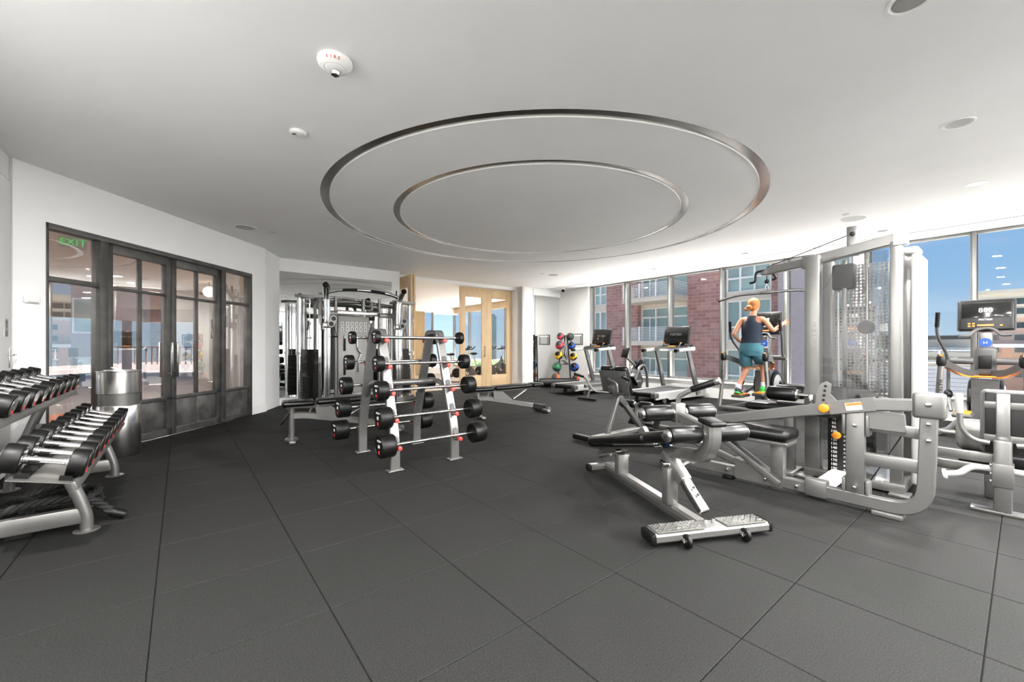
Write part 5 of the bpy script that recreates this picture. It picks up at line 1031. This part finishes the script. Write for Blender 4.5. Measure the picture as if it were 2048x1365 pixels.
mk('warning_label', B().bar((XB-0.040, -0.20, 0.722), (XB-0.040, -0.29, 0.741), 0.002, 0.052), 'labelwhite', mt); mk('warning_stripe', B().bar((XB-0.0415, -0.20, 0.738), (XB-0.0415, -0.29, 0.757), 0.002, 0.018), 'labelorange', mt)
mk('range_cam', B().prism([(-0.06, 0.72), (-0.01, 0.72), (-0.015, 0.80), (-0.04, 0.875), (-0.075, 0.895), (-0.105, 0.875), (-0.10, 0.80), (-0.16, 0.73)], (XB+0.01, 0.0, 0), (0, 1, 0), (0, 0, 1), 0.02), 'silver', mt)
for q in range(4): mk('cam_hole', B().cyl((XB-0.002, -0.06-q*0.004, 0.755+q*0.035), (XB-0.006, -0.06-q*0.004, 0.755+q*0.035), 0.009, seg=12), 'blackplastic', mt)
mk('range_knob', B().cyl((XB-0.035, -0.075, 0.70), (XB-0.075, -0.075, 0.70), 0.032, 0.010, 20), 'orange', mt)
mk('link_plate', B().prism([(-0.50, 0.70), (-0.30, 0.71), (-0.32, 0.585), (-0.51, 0.585)], (XB+0.02, 0, 0), (0, 1, 0), (0, 0, 1), 0.06), 'silver', mt)
for p, q in (((XB+0.02, -0.50, 0.585), (XB+0.05, -0.27, 0.10)), ((XB+0.02, -0.33, 0.68), (XB+0.05, -0.22, 0.55))): mk('cable', B().cyl(p, q, 0.004, seg=6), 'blackplastic', mt)
# seat on the beam
mk('seat_pad', B().box((XB, 0.46, 0.455), (0.30, 0.66, 0.095), 0.04, None, 3), 'vinyl', mt); mk('seat_plate', B().box((XB, 0.44, 0.392), (0.22, 0.60, 0.03), 0.006), 'silver', mt); mk('seat_post', B().box((XB, 0.24, 0.235), (0.075, 0.095, 0.30), 0.008), 'silver', mt)
for dx in (-0.045, 0.045): mk('seat_strut', B().bar((XB+dx, 0.74, 0.40), (XB+dx, 0.22, 0.055), 0.014, 0.05, 0.005), 'silver', mt)
mk('diagonal_tube', B().rtube([(XB, 1.05, 0.30), (XB, 0.46, 0.13)], 0.06, 0.055, (0, 0, 1), 0, 0.012), 'silverdark', mt); mk('beam_joint', B().prism([(0.20, 0.03), (0.56, 0.03), (0.56, 0.20), (0.36, 0.15), (0.20, 0.12)], (XB, 0, 0), (0, 1, 0), (0, 0, 1), 0.075), 'silver', mt)
mk('foot_pad', B().box((XB, 0.62, 0.016), (0.10, 0.08, 0.032), 0.006), 'blackrub', mt); mk('foot_pad', B().box((XB, -0.42, 0.016), (0.10, 0.16, 0.032), 0.006), 'silver', mt); mk('foot_pad', B().box((XB, 1.2, 0.018), (0.10, 0.12, 0.036), 0.006), 'blackrub', mt)
mk('beam_bracket', B().box((XB-0.005, -0.02, 0.09), (0.085, 0.14, 0.13), 0.012), 'silver', mt); mk('tie_beam', B().box((0.06, -0.02, 0.075), (0.58, 0.10, 0.07), 0.008), 'white', mt)
# tower
TX0, TX1 = 0.36, 0.80
mk('front_column', B().box((TX0+0.02, 0.17, 1.0), (0.10, 0.115, 1.92), 0.012), 'silverdark', mt); mk('rear_column', B().box((TX1, 0.17, 1.0), (0.08, 0.10, 1.92), 0.012), 'silver', mt)
mk('end_post', B().box((TX0+0.02, -0.375, 1.0), (0.075, 0.075, 1.96), 0.008), 'silver', mt); mk('end_post', B().box((TX1, -0.375, 1.0), (0.075, 0.075, 1.92), 0.008), 'silver', mt); mk('post_foot', B().box((TX0-0.02, -0.40, 0.010), (0.16, 0.12, 0.02), 0.006), 'silver', mt); mk('post_foot', B().box((TX0-0.03, 0.22, 0.010), (0.16, 0.12, 0.02), 0.006), 'silver', mt)
mk('side_shroud', B().box((TX0+0.27, -0.475, 0.98), (0.40, 0.055, 1.80), 0.02, None, 3), 'lightplastic', mt); mk('shroud_cap', B().box((TX0+0.20, -0.44, 1.915), (0.22, 0.10, 0.05), 0.02, None, 3), 'white', mt)
mk('front_panel', B().box((TX0-0.01, -0.10, 1.05), (0.008, 0.46, 1.74), 0.003), 'tintpanel', mt); mk('lower_panel', B().box((TX0-0.018, -0.10, 0.46), (0.006, 0.44, 0.70), 0.003), 'tintpanel', mt)
m = mat('perforated', (150, 150, 148), 0.4, 0.5); t_ = m.node_tree; bs = t_.nodes['Principled BSDF']; on = [n for n in t_.nodes if n.type == 'OUTPUT_MATERIAL'][0]
vr = t_.nodes.new('ShaderNodeTexVoronoi'); vr.voronoi_dimensions = '2D'; vr.inputs['Scale'].default_value = 34; vr.inputs['Randomness'].default_value = 0.15; tcn = t_.nodes.new('ShaderNodeTexCoord'); cmp_ = t_.nodes.new('ShaderNodeMath'); cmp_.operation = 'LESS_THAN'; cmp_.inputs[1].default_value = 0.40
spx = t_.nodes.new('ShaderNodeSeparateXYZ'); adx = t_.nodes.new('ShaderNodeMath'); cmx = t_.nodes.new('ShaderNodeCombineXYZ'); t_.links.new(tcn.outputs['Object'], spx.inputs[0]); t_.links.new(spx.outputs['X'], adx.inputs[0]); t_.links.new(spx.outputs['Y'], adx.inputs[1]); t_.links.new(adx.outputs[0], cmx.inputs['X']); t_.links.new(spx.outputs['Z'], cmx.inputs['Y']); t_.links.new(cmx.outputs[0], vr.inputs['Vector']); t_.links.new(vr.outputs['Distance'], cmp_.inputs[0]); trn = t_.nodes.new('ShaderNodeBsdfTransparent'); mxs = t_.nodes.new('ShaderNodeMixShader')
t_.links.new(cmp_.outputs[0], mxs.inputs[0]); t_.links.new(bs.outputs[0], mxs.inputs[1]); t_.links.new(trn.outputs[0], mxs.inputs[2]); t_.links.new(mxs.outputs[0], on.inputs[0])
mk('perforated_panel', B().box((TX1+0.01, -0.10, 1.15), (0.006, 0.44, 1.5)), 'perforated', mt); mk('perforated_panel', B().box((TX0+0.22, 0.20, 1.05), (0.34, 0.006, 1.6)), 'perforated', mt)
stk = B()
for k in range(19): stk.box((0.58, -0.06, 0.19+k*0.032), (0.11, 0.30, 0.029), 0.003)
mk('weight_stack', stk, 'blackplastic', mt)
for y in (-0.16, 0.04): mk('guide_rod', B().cyl((0.58, y, 0.12), (0.58, y, 1.90), 0.012, seg=12), 'chrome', mt)
mk('stack_column', B().box((0.47, -0.03, 1.25), (0.03, 0.03, 1.3), 0.004), 'silver', mt); mk('pulley_box', B().box((0.50, -0.02, 1.76), (0.10, 0.16, 0.22), 0.02, None, 3), 'blackplastic', mt); mk('pulley', B().cyl((0.52, -0.16, 1.32), (0.55, -0.16, 1.32), 0.06, 0.008, 24), 'blackplastic', mt)
pt = mk('weight_plate_scale', B().box((TX0-0.028, -0.02, 0.35), (0.010, 0.15, 0.52), 0.003), 'blackplastic', mt)
for k in range(14):
    z = 0.575-k*0.035
    text('weight_number', str(60+10*k), 0.030, frameM((TX0-0.0345, 0.012, z), (0, -1, 0), (0, 0, 1)), 'labelwhite', pt, 0.0004); text('kilo_number', str(27+5*k), 0.022, frameM((TX0-0.0345, -0.064, z), (0, -1, 0), (0, 0, 1)), 'labelwhite', pt, 0.0004)
mk('stack_pin', B().cyl((TX0-0.03, -0.01, 0.405), (TX0-0.07, -0.01, 0.405), 0.030, 0.010, 20), 'orange', mt)
for (yy, xx) in ((0.17, TX0-0.032),):
    text('column_lettering', 'MATRIX', 0.07, frameM((xx, yy-0.01, 1.25), (0, 0, -1), (0, -1, 0)), 'silver', mt, 0.0005)
text('shroud_lettering', 'MATRIX', 0.11, frameM((TX0+0.25, -0.5035, 1.20), (0, 0, -1), (1, 0, 0)), 'white', mt, 0.0005)
mk('base_frame', B().box((0.58, -0.10, 0.05), (0.52, 0.66, 0.07), 0.01), 'silver', mt)
mk('top_beam', B().rtube([(TX0+0.02, -0.43, 2.005), (TX0+0.02, -0.34, 1.995), (TX0+0.10, 0.24, 1.925)], 0.07, 0.085, (0, 0, 1), 0.0, 0.008), 'silver', mt); mk('beam_cap', B().box((TX0+0.02, -0.40, 2.0), (0.10, 0.08, 0.11), 0.006), 'white', mt)
mk('beam_joint_plate', B().box((TX0+0.10, 0.22, 1.925), (0.085, 0.11, 0.12), 0.008), 'silver', mt); mk('pulldown_arm', B().rtube([(TX0+0.10, 0.20, 1.93), (TX0+0.17, 0.58, 1.90)], 0.055, 0.075, (0, 0, 1), 0, 0.008), 'silver', mt)
mk('pulley_fork', B().box((TX0+0.175, 0.60, 1.895), (0.05, 0.10, 0.06), 0.01), 'silverdark', mt); mk('hook', B().tube([(TX0+0.16, 0.62, 1.91), (TX0+0.15, 0.69, 1.90), (TX0+0.15, 0.70, 1.80), (TX0+0.16, 0.75, 1.80)], 0.011, 10, 0.02).tube([(TX0+0.20, 0.56, 1.88), (TX0+0.20, 0.52, 1.83), (TX0+0.20, 0.56, 1.81)], 0.011, 10, 0.02), 'blackplastic', mt)
mk('mast_plate', B().box((0.60, -0.06, 2.08), (0.04, 0.085, 0.26), 0.006), 'silver', mt); mk('mast_bolt', B().cyl((0.58, -0.06, 2.14), (0.57, -0.06, 2.14), 0.02, 0.004, 14), 'blackplastic', mt); mk('top_cable', B().cyl((0.60, -0.10, 2.16), (TX0+0.17, 0.60, 1.94), 0.004, seg=6), 'blackplastic', mt)
lbx = TX0+0.175
mk('cable_stopper', B().ball((lbx, 0.60, 1.80), 0.022, (1, 1, 1), 12, 8), 'blackplastic', mt); mk('carabiner', B().tube([(lbx, 0.60, 1.78), (lbx, 0.615, 1.74), (lbx, 0.60, 1.705), (lbx, 0.585, 1.74), (lbx, 0.60, 1.78)], 0.005, 8, 0.01), 'chrome', mt); mk('drop_cable', B().cyl((lbx, 0.60, 1.86), (lbx, 0.60, 1.78), 0.005, seg=6), 'blackplastic', mt)
lat = mk('pulldown_bar', B().tube([(lbx, 1.06, 1.645), (lbx, 0.88, 1.69), (lbx, 0.32, 1.69), (lbx, 0.14, 1.645)], 0.0125, 14, 0.10), 'chrome', mt); mk('bar_swivel', B().cyl((lbx, 0.54, 1.69), (lbx, 0.66, 1.69), 0.017, 0.003, 14), 'silver', lat); mk('bar_end', B().cyl((lbx, 1.055, 1.646), (lbx, 1.068, 1.642), 0.014, seg=14), 'blackplastic', lat)
# pulldown seat with thigh roller on the far side of the beam
mk('far_seat', B().box((0.30, 0.30, 0.60), (0.30, 0.72, 0.07), 0.03, (0, 0, 0), 3), 'vinyl', mt); mk('far_seat_post', B().box((0.34, 0.34, 0.30), (0.07, 0.08, 0.56), 0.008), 'silver', mt); mk('far_seat_foot', B().box((0.34, 0.34, 0.02), (0.30, 0.12, 0.04), 0.008), 'silver', mt)
roller(mt, 'thigh_roller', (0.28, 0.27, 0.725), (0.28, 0.50, 0.725), 0.063); mk('roller_arm', B().cyl((0.28, 0.15, 0.725), (0.28, 0.28, 0.725), 0.014, seg=12).box((0.28, 0.16, 0.68), (0.05, 0.04, 0.12), 0.008), 'chrome', mt); roller(mt, 'thigh_roller', (0.50, 0.27, 0.725), (0.50, 0.50, 0.725), 0.063)
# ---- seat station at the right edge
ss = thing('seat_station', 'machine seat with black backrest seen from behind at the right edge', 'gym machine', 4.42, 0.09)
mk('post', B().box((0, 0, 0.26), (0.10, 0.085, 0.50), 0.015), 'silver', ss); mk('post_sleeve', B().box((0, 0, 0.27), (0.115, 0.10, 0.16), 0.006), 'silver', ss); mk('post_top', B().box((0.01, 0, 0.50), (0.085, 0.07, 0.06), 0.02, None, 3), 'greyplastic', ss); mk('base_plate', B().box((0, 0.02, 0.010), (0.10, 0.26, 0.02), 0.005), 'silver', ss)
mk('back_pad', B().box((0.10, -0.10, 0.62), (0.075, 0.42, 0.46), 0.035, (0, 6, 0), 3), 'greyplastic', ss); mk('pad_back', B().box((0.062, -0.10, 0.62), (0.012, 0.37, 0.42), 0.02, (0, 6, 0), 3), 'blackrub', ss)
mk('pad_bar', B().box((0.04, 0, 0.645), (0.035, 0.065, 0.36), 0.006, (0, 6, 0)), 'silver', ss)
for z in (0.74, 0.51): mk('pad_bracket', B().box((0.055+(z-0.62)*0.1, -0.02, z), (0.012, 0.22, 0.05), 0.008), 'silver', ss)
mk('seat_base', B().box((0.42, 0.05, 0.30), (0.34, 0.36, 0.12), 0.04, None, 3), 'blackrub', ss); mk('seat_pad', B().box((0.46, 0.05, 0.46), (0.34, 0.40, 0.22), 0.06, None, 4), 'silverdark', ss); mk('seat_stem', B().box((0.42, 0.05, 0.13), (0.10, 0.10, 0.26), 0.01), 'silver', ss)
for s_ in (-1, 1):
    mk('handle', B().tube([(0.02, s_*0.06, 0.475), (0.02, s_*0.14, 0.485), (0.0, s_*0.20, 0.56), (0.0, s_*0.205, 0.72)], 0.017, 12, 0.06), 'silver', ss); mk('hand_grip', B().cyl((0.0, s_*0.205, 0.67), (0.0, s_*0.207, 0.815), 0.022, 0.006, 16), 'lightplastic', ss)
    mk('foot_peg', B().tube([(0.0, s_*0.05, 0.30), (-0.02, s_*0.15, 0.30), (-0.05, s_*0.20, 0.24), (-0.06, s_*0.27, 0.225)], 0.022, 12, 0.04), 'lightplastic', ss); mk('peg_end', B().cyl((-0.06, s_*0.262, 0.226), (-0.062, s_*0.285, 0.222), 0.036, 0.008, 18), 'white', ss)
for z, x in ((0.37, 0.02), (0.27, 0.10)): mk('link_beam', B().box((x, 0.22, z), (0.05, 0.36, 0.065), 0.008), 'silver', ss)
for z in (0.22, 0.27, 0.33): mk('bolt', B().cyl((-0.02, 0.045, z), (-0.02, 0.062, z), 0.012, 0.003, 12), 'chrome', ss)
# ---- ellipticals
def elliptical():
    t = tag(empty('elliptical_trainer', (0, 0, 0)), 'x', 'elliptical', 'elliptical trainers facing the windows')      # local +x towards the window
    for s_ in (-1, 1):
        mk('side_post', B().tube([(-0.02, s_*0.40, 0.06), (0.03, s_*0.37, 0.45), (0.02, s_*0.34, 0.95)], 0.032, 16, 0.3), 'silver', t); mk('post_cap', B().lathe([(0.036, 0), (0.05, 0.03), (0.048, 0.10), (0.034, 0.15), (0.001, 0.155)], (0.02, s_*0.34, 0.90), (0, 0, 1), 20), 'blackplastic', t)
        mk('cap_buttons', B().box((-0.015, s_*0.34, 1.035), (0.02, 0.035, 0.022), 0.005, (0, -30, 0)), 'orange', t)
        text('post_lettering', 'MATRIX', 0.06, frameM((-0.012, s_*0.352, 0.62), (0, 0, -1), (0, -1, 0)), 'blackplastic', t, 0.0005)
        arm = mk('side_arm', B().sweep(fillet([(0.04, s_*0.34, 0.96), (0.35, s_*0.33, 0.92), (0.70, s_*0.20, 0.80), (0.88, s_*0.07, 0.78)], 0.25, 7), [(0.02, -0.045), (0.02, 0.045), (-0.02, 0.045), (-0.02, -0.045)], (0, 0, 1)), 'greyplastic', t); mk('arm_stripe', B().sweep(fillet([(0.40, s_*0.325, 0.868), (0.70, s_*0.20, 0.748), (0.88, s_*0.07, 0.728)], 0.2, 6), [(0.024, -0.008), (0.024, 0.008), (-0.024, 0.008), (-0.024, -0.008)], (0, 0, 1)), 'orange', arm)
        mk('moving_handle', B().tube([(0.78, s_*0.34, 0.30), (0.82, s_*0.34, 0.95), (0.72, s_*0.36, 1.08), (0.50, s_*0.43, 1.30), (0.44, s_*0.41, 1.60)], 0.019, 12, 0.14), 'greyplastic', t); mk('handle_grip', B().tube([(0.475, s_*0.422, 1.42), (0.44, s_*0.41, 1.62)], 0.024, 14), 'blackrub', t)
        mk('handle_pivot', B().cyl((0.82, s_*0.10, 0.95), (0.82, s_*0.39, 0.95), 0.045, 0.01, 18), 'greyplastic', t); mk('link_joint', B().ball((0.78, s_*0.34, 0.48), 0.06, (1, 0.8, 1.1), 14, 10), 'blackplastic', t); mk('swing_link', B().cyl((0.77, s_*0.34, 0.46), (0.62, s_*0.30, 0.26), 0.02, seg=12), 'silver', t)
        pz = 0.26 if s_ > 0 else 0.315
        pd = mk('pedal', B().box((0.32, s_*0.17, pz), (0.40, 0.18, 0.05), 0.02, None, 3), 'greyplastic', t); mk('foot_pad', B().box((0.32, s_*0.17, pz+0.03), (0.34, 0.14, 0.02), 0.009), 'orange', pd); mk('pedal_arm', B().bar((0.45, s_*0.24, pz-0.02), (1.10, s_*0.24, 0.38), 0.04, 0.05, 0.008), 'greyplastic', t)
        mk('floor_rail', B().rtube([(-0.05, s_*0.36, 0.05), (0.30, s_*0.30, 0.05), (1.25, s_*0.28, 0.05)], 0.06, 0.06, (0, 0, 1), 0.1, 0.012), 'silver', t)
        mk('flywheel_cover', B().lathe([(0.27, 0), (0.27, 0.03), (0.24, 0.045), (0.20, 0.045)], (1.10, s_*0.12, 0.42), (0, s_, 0), 36), 'blackplastic', t); mk('cover_disc', B().lathe([(0.21, 0.04), (0.18, 0.055), (0.001, 0.06)], (1.10, s_*0.12, 0.42), (0, s_, 0), 36), 'lightplastic', t)
    mk('rear_crossbar', B().cyl((-0.02, -0.40, 0.06), (-0.02, 0.40, 0.06), 0.035, seg=16), 'silver', t); mk('front_crossbar', B().cyl((1.25, -0.30, 0.05), (1.25, 0.30, 0.05), 0.035, seg=16), 'silver', t)
    mk('drive_housing', B().box((1.08, 0, 0.36), (0.50, 0.24, 0.60), 0.10, None, 4), 'blackplastic', t)
    mk('column', B().prism([(-0.13, 0.10), (0.13, 0.10), (0.125, 0.70), (-0.125, 0.70)], (0.93, 0, 0), (0, 1, 0), (0, 0, 1), 0.20), 'greyplastic', t); mk('column_band', B().box((0.92, 0, 0.74), (0.24, 0.27, 0.025), 0.01), 'orange', t)
    mk('column_neck', B().box((0.95, 0, 0.95), (0.16, 0.22, 0.40), 0.05, None, 4), 'greyplastic', t); mk('cup_recess', B().box((0.862, 0, 0.94), (0.02, 0.12, 0.18), 0.02, None, 3), 'blackplastic', t); mk('mast', B().box((0.97, 0, 1.22), (0.10, 0.13, 0.26), 0.02, None, 3), 'silver', t)
    bd = mk('badge', B().lathe([(0.062, 0), (0.06, 0.006), (0.001, 0.007)], (0.922, 0, 1.205), (-1, 0, 0), 28), 'blue', t); bd.scale = (1, 1, 1)
    text('badge_figure', 'I-I', 0.05, frameM((0.913, 0, 1.205), (0, -1, 0), (0, 0, 1)), 'labelwhite', bd, 0.0005)
    mk('horn_bar', B().tube([(0.80, -0.24, 1.305), (0.84, -0.15, 1.295), (0.90, -0.08, 1.39), (0.95, 0, 1.40), (0.90, 0.08, 1.39), (0.84, 0.15, 1.295), (0.80, 0.24, 1.305)], 0.02, 12, 0.06), 'greyplastic', t)
    Rc = Euler((0, math.radians(12), 0)).to_matrix(); cc = Vector((1.0, 0, 1.58))
    mk('console', B().box(cc, (0.06, 0.52, 0.44), 0.05, Rc, 4), 'blackplastic', t); mk('console_shell', B().box(cc+Vector((0.03, 0, 0)), (0.06, 0.54, 0.46), 0.05, Rc, 4), 'greyplastic', t); mk('screen', B().box(cc+Rc @ Vector((-0.031, 0, 0.065)), (0.006, 0.45, 0.21), 0.002, Rc), 'screen', t)
    ax_, ay_ = Vector((0, -1, 0)), Rc @ Vector((0, 0, 1))
    text('screen_readout', '888', 0.09, frameM(cc+Rc @ Vector((-0.036, 0, 0.065)), ax_, ay_), 'labelwhite', t, 0.0005); text('console_lettering', 'MATRIX', 0.035, frameM(cc+Rc @ Vector((-0.032, 0, -0.065)), ax_, ay_), 'labelwhite', t, 0.0005)
    kp = B()
    for y, z in ((0.11, -0.12), (0.15, -0.12), (0.11, -0.155), (0.15, -0.155), (-0.14, -0.15)): kp.box(cc+Rc @ Vector((-0.032, y, z)), (0.006, 0.025, 0.020), 0.003, Rc)
    mk('orange_keys', kp, 'orange', t); mk('start_bar', B().box(cc+Rc @ Vector((-0.032, 0.0, -0.145)), (0.006, 0.15, 0.025), 0.003, Rc), 'labelorange', t)
    return t
el1 = elliptical(); el1['label'] = 'grey elliptical trainer used by the exercising person'; el1.location = W(7.60, 3.05); el1.rotation_euler = (0, 0, TH)
dupt(el1, 'grey elliptical trainer half hidden behind the cable tower', 7.62, 1.75); dupt(el1, 'grey elliptical trainer with its screen towards the camera at the right edge', 7.66, 0.33)
# ---- person on the first elliptical, facing the window
def skin(name, nodes, edges, m, parent, sub=2, root=0):
    me = bpy.data.meshes.new(name); me.from_pydata([n[0] for n in nodes], edges, []); o = bpy.data.objects.new(name, me); COL.objects.link(o)
    md = o.modifiers.new('skin', 'SKIN'); md.use_smooth_shade = True
    for i, n in enumerate(nodes):
        r = n[1]; me.skin_vertices[0].data[i].radius = r if isinstance(r, tuple) else (r, r)
    me.skin_vertices[0].data[root].use_root = True
    sb_ = o.modifiers.new('sub', 'SUBSURF'); sb_.levels = sub; sb_.render_levels = sub
    bpy.context.view_layer.update(); ev = o.evaluated_get(bpy.context.evaluated_depsgraph_get()); m2 = bpy.data.meshes.new_from_object(ev); bpy.data.objects.remove(o)
    m2.materials.clear(); m2.materials.append(MATS[m]); m2.polygons.foreach_set('use_smooth', [True]*len(m2.polygons))
    return mk(name, m2, m, parent)
pe = thing('person', 'person in navy tank top and teal shorts exercising on an elliptical', 'person', 7.93, 3.05)
J = {'pelvis': (0, 0, 1.14), 'waist': (0.02, 0, 1.32), 'chest': (0.06, 0, 1.54), 'neck0': (0.08, 0, 1.69), 'neck1': (0.10, 0, 1.75), 'head': (0.12, 0, 1.83),
     'hl': (0, 0.10, 1.08), 'kl': (0.10, 0.125, 0.72), 'al': (-0.16, 0.16, 0.42), 'fl': (-0.02, 0.17, 0.315), 'hr': (0, -0.10, 1.08), 'kr': (0.18, -0.14, 0.76), 'ar': (0.10, -0.16, 0.46), 'fr': (0.24, -0.165, 0.40),
     'sl': (0.05, 0.175, 1.645), 'el': (-0.06, 0.27, 1.36), 'wl': (0.14, 0.25, 1.24), 'sr': (0.05, -0.175, 1.645), 'er': (0.06, -0.33, 1.42), 'wr': (0.27, -0.40, 1.54)}
nm_ = list(J); R_ = {'pelvis': 0.11, 'waist': 0.10, 'chest': 0.115, 'neck0': 0.062, 'neck1': 0.055, 'head': 0.055, 'hl': 0.09, 'kl': 0.06, 'al': 0.036, 'fl': 0.035, 'hr': 0.09, 'kr': 0.06, 'ar': 0.036, 'fr': 0.035, 'sl': 0.06, 'el': 0.041, 'wl': 0.026, 'sr': 0.06, 'er': 0.041, 'wr': 0.026}
E_ = [('pelvis', 'waist'), ('waist', 'chest'), ('chest', 'neck0'), ('neck0', 'neck1'), ('neck1', 'head'), ('pelvis', 'hl'), ('hl', 'kl'), ('kl', 'al'), ('al', 'fl'), ('pelvis', 'hr'), ('hr', 'kr'), ('kr', 'ar'), ('ar', 'fr'), ('chest', 'sl'), ('sl', 'el'), ('el', 'wl'), ('chest', 'sr'), ('sr', 'er'), ('er', 'wr')]
nodes = [(J[n], R_[n]) for n in nm_]; edges = [(nm_.index(a), nm_.index(b)) for a, b in E_]
def add_hand(w, elb, fwd, side):
    w, f = Vector(w), Vector(fwd).normalized(); i0 = len(nodes); sd_ = Vector(side).normalized(); dn = f.cross(sd_)
    palm = w+f*0.07; nodes.append((tuple(palm), (0.036, 0.02))); edges.append((nm_.index(elb), i0))
    for k, (o_, L) in enumerate(((-0.030, 0.060), (-0.010, 0.072), (0.011, 0.068), (0.030, 0.052))):
        a = palm+sd_*o_+f*0.030; b = a+f*L*0.55+dn*0.014; c = b+dn*0.035-f*0.006
        j = len(nodes); nodes.extend([(tuple(a), 0.0095), (tuple(b), 0.009), (tuple(c), 0.008)]); edges.extend([(i0, j), (j, j+1), (j+1, j+2)])
    a = w+f*0.045-sd_*0.035; j = len(nodes); nodes.extend([(tuple(a), 0.011), (tuple(a-sd_*0.022+f*0.03+dn*0.02), 0.009)]); edges.extend([(i0, j), (j, j+1)])
add_hand(J['wl'], 'wl', (0.9, 0.1, 0.1), (0.0, 0.9, 0.3)); add_hand(J['wr'], 'wr', (0.85, -0.25, 0.35), (0.2, 0.3, 0.9))
body = skin('body', nodes, edges, 'skin', pe)
DZ = 0.015
hb_ = B()
hb_.ball((0.135, 0, 1.865+DZ), 0.105, (0.98, 0.76, 1.16), 24, 16); hb_.ball((0.20, 0, 1.81+DZ), 0.055, (0.8, 0.85, 0.9), 14, 10); hb_.ball((0.243, 0, 1.855+DZ), 0.018, (1.2, 0.7, 1.3), 10, 8)
for s_ in (-1, 1): hb_.ball((0.13, s_*0.082, 1.855+DZ), 0.026, (0.7, 0.35, 1.1), 10, 8)
mk('head', hb_, 'skin', pe)
for s_ in (-1, 1): mk('eye', B().ball((0.228, s_*0.033, 1.885+DZ), 0.011, (0.6, 1.1, 0.8), 10, 8), 'blackplastic', pe)
mk('mouth', B().ball((0.238, 0, 1.808+DZ), 0.018, (0.3, 1.1, 0.3), 10, 8), 'redball', pe)
mk('hair', B().ball((0.115, 0, 1.895+DZ), 0.116, (1.0, 0.86, 1.02), 24, 16).ball((-0.01, 0.03, 1.835+DZ), 0.046, (0.8, 1.15, 0.9), 16, 10).ball((-0.02, 0.07, 1.80+DZ), 0.03, (0.8, 1.3, 1.1), 14, 10).ball((0.07, 0.0, 1.84+DZ), 0.075, (0.9, 0.95, 1), 14, 10), 'hair', pe)
def loft(rings, n=28):
    b = B(); vs = []; fs = []
    for (cx, cy, z, rx, ry) in rings:
        for k in range(n): a = 2*PI*k/n; vs.append((cx+rx*math.cos(a), cy+ry*math.sin(a), z))
    for i in range(len(rings)-1):
        for k in range(n): j = (k+1) % n; fs.append((i*n+k, i*n+j, (i+1)*n+j, (i+1)*n+k))
    fs += [tuple(range(n))[::-1], tuple((len(rings)-1)*n+k for k in range(n))]
    return b.add(vs, fs)
mk('tank_top', loft([(0.0, 0, 1.12, 0.122, 0.185), (0.0, 0, 1.18, 0.122, 0.185), (0.02, 0, 1.32, 0.112, 0.158), (0.04, 0, 1.44, 0.122, 0.172), (0.05, 0, 1.52, 0.125, 0.178), (0.052, 0, 1.57, 0.122, 0.150), (0.05, 0, 1.62, 0.110, 0.092), (0.06, 0, 1.68, 0.090, 0.082), (0.075, 0, 1.70, 0.074, 0.070)]), 'navy', pe, None, 60)
mk('shorts', merge(loft([(0.0, 0, 1.21, 0.120, 0.178), (0.0, 0, 1.12, 0.132, 0.196), (0.0, 0, 1.03, 0.134, 0.200), (0.01, 0, 0.98, 0.118, 0.185)]), loft([(0.0, 0.092, 1.06, 0.12, 0.106), (0.03, 0.102, 0.93, 0.112, 0.104), (0.075, 0.116, 0.79, 0.100, 0.098)]), loft([(0.0, -0.092, 1.06, 0.12, 0.106), (0.06, -0.108, 0.94, 0.112, 0.104), (0.125, -0.122, 0.83, 0.100, 0.098)])), 'teal', pe, None, 60)
for s_, a, f in ((1, Vector(J['al']), Vector(J['fl'])), (-1, Vector(J['ar']), Vector(J['fr']))):
    d = (f-a); d.normalize(); h = a-Vector((0, 0, 0.045))-Vector((0.035, 0, 0.0))
    mk('sock', B().cyl(a+Vector((0, 0, 0.06)), a-Vector((0, 0, 0.02)), 0.042, 0.006, 16), 'sock', pe)
    tdir = Vector((0.92, 0.05*s_, -0.38 if s_ > 0 else -0.12)).normalized(); c = a-Vector((0, 0, 0.055))
    mk('shoe', skin('tmp_shoe', [(tuple(c-tdir*0.07), (0.045, 0.05)), (tuple(c+tdir*0.03), (0.045, 0.052)), (tuple(c+tdir*0.13-Vector((0, 0, 0.015))), (0.048, 0.034)), (tuple(c+tdir*0.20-Vector((0, 0, 0.022))), (0.036, 0.022))], [(0, 1), (1, 2), (2, 3)], 'shoedark' if s_ > 0 else 'shoegreen', pe).data, 'shoegreen', pe)
    for o in [x for x in bpy.data.objects if x.name.startswith('tmp_shoe')]: bpy.data.objects.remove(o)
    mk('sole', B().prism(rrect(0.30, 0.10, 0.045), c+tdir*0.065-Vector((0, 0, 0.055)), tdir, Vector((0, 1, 0)), 0.028), 'shoegreen', pe)
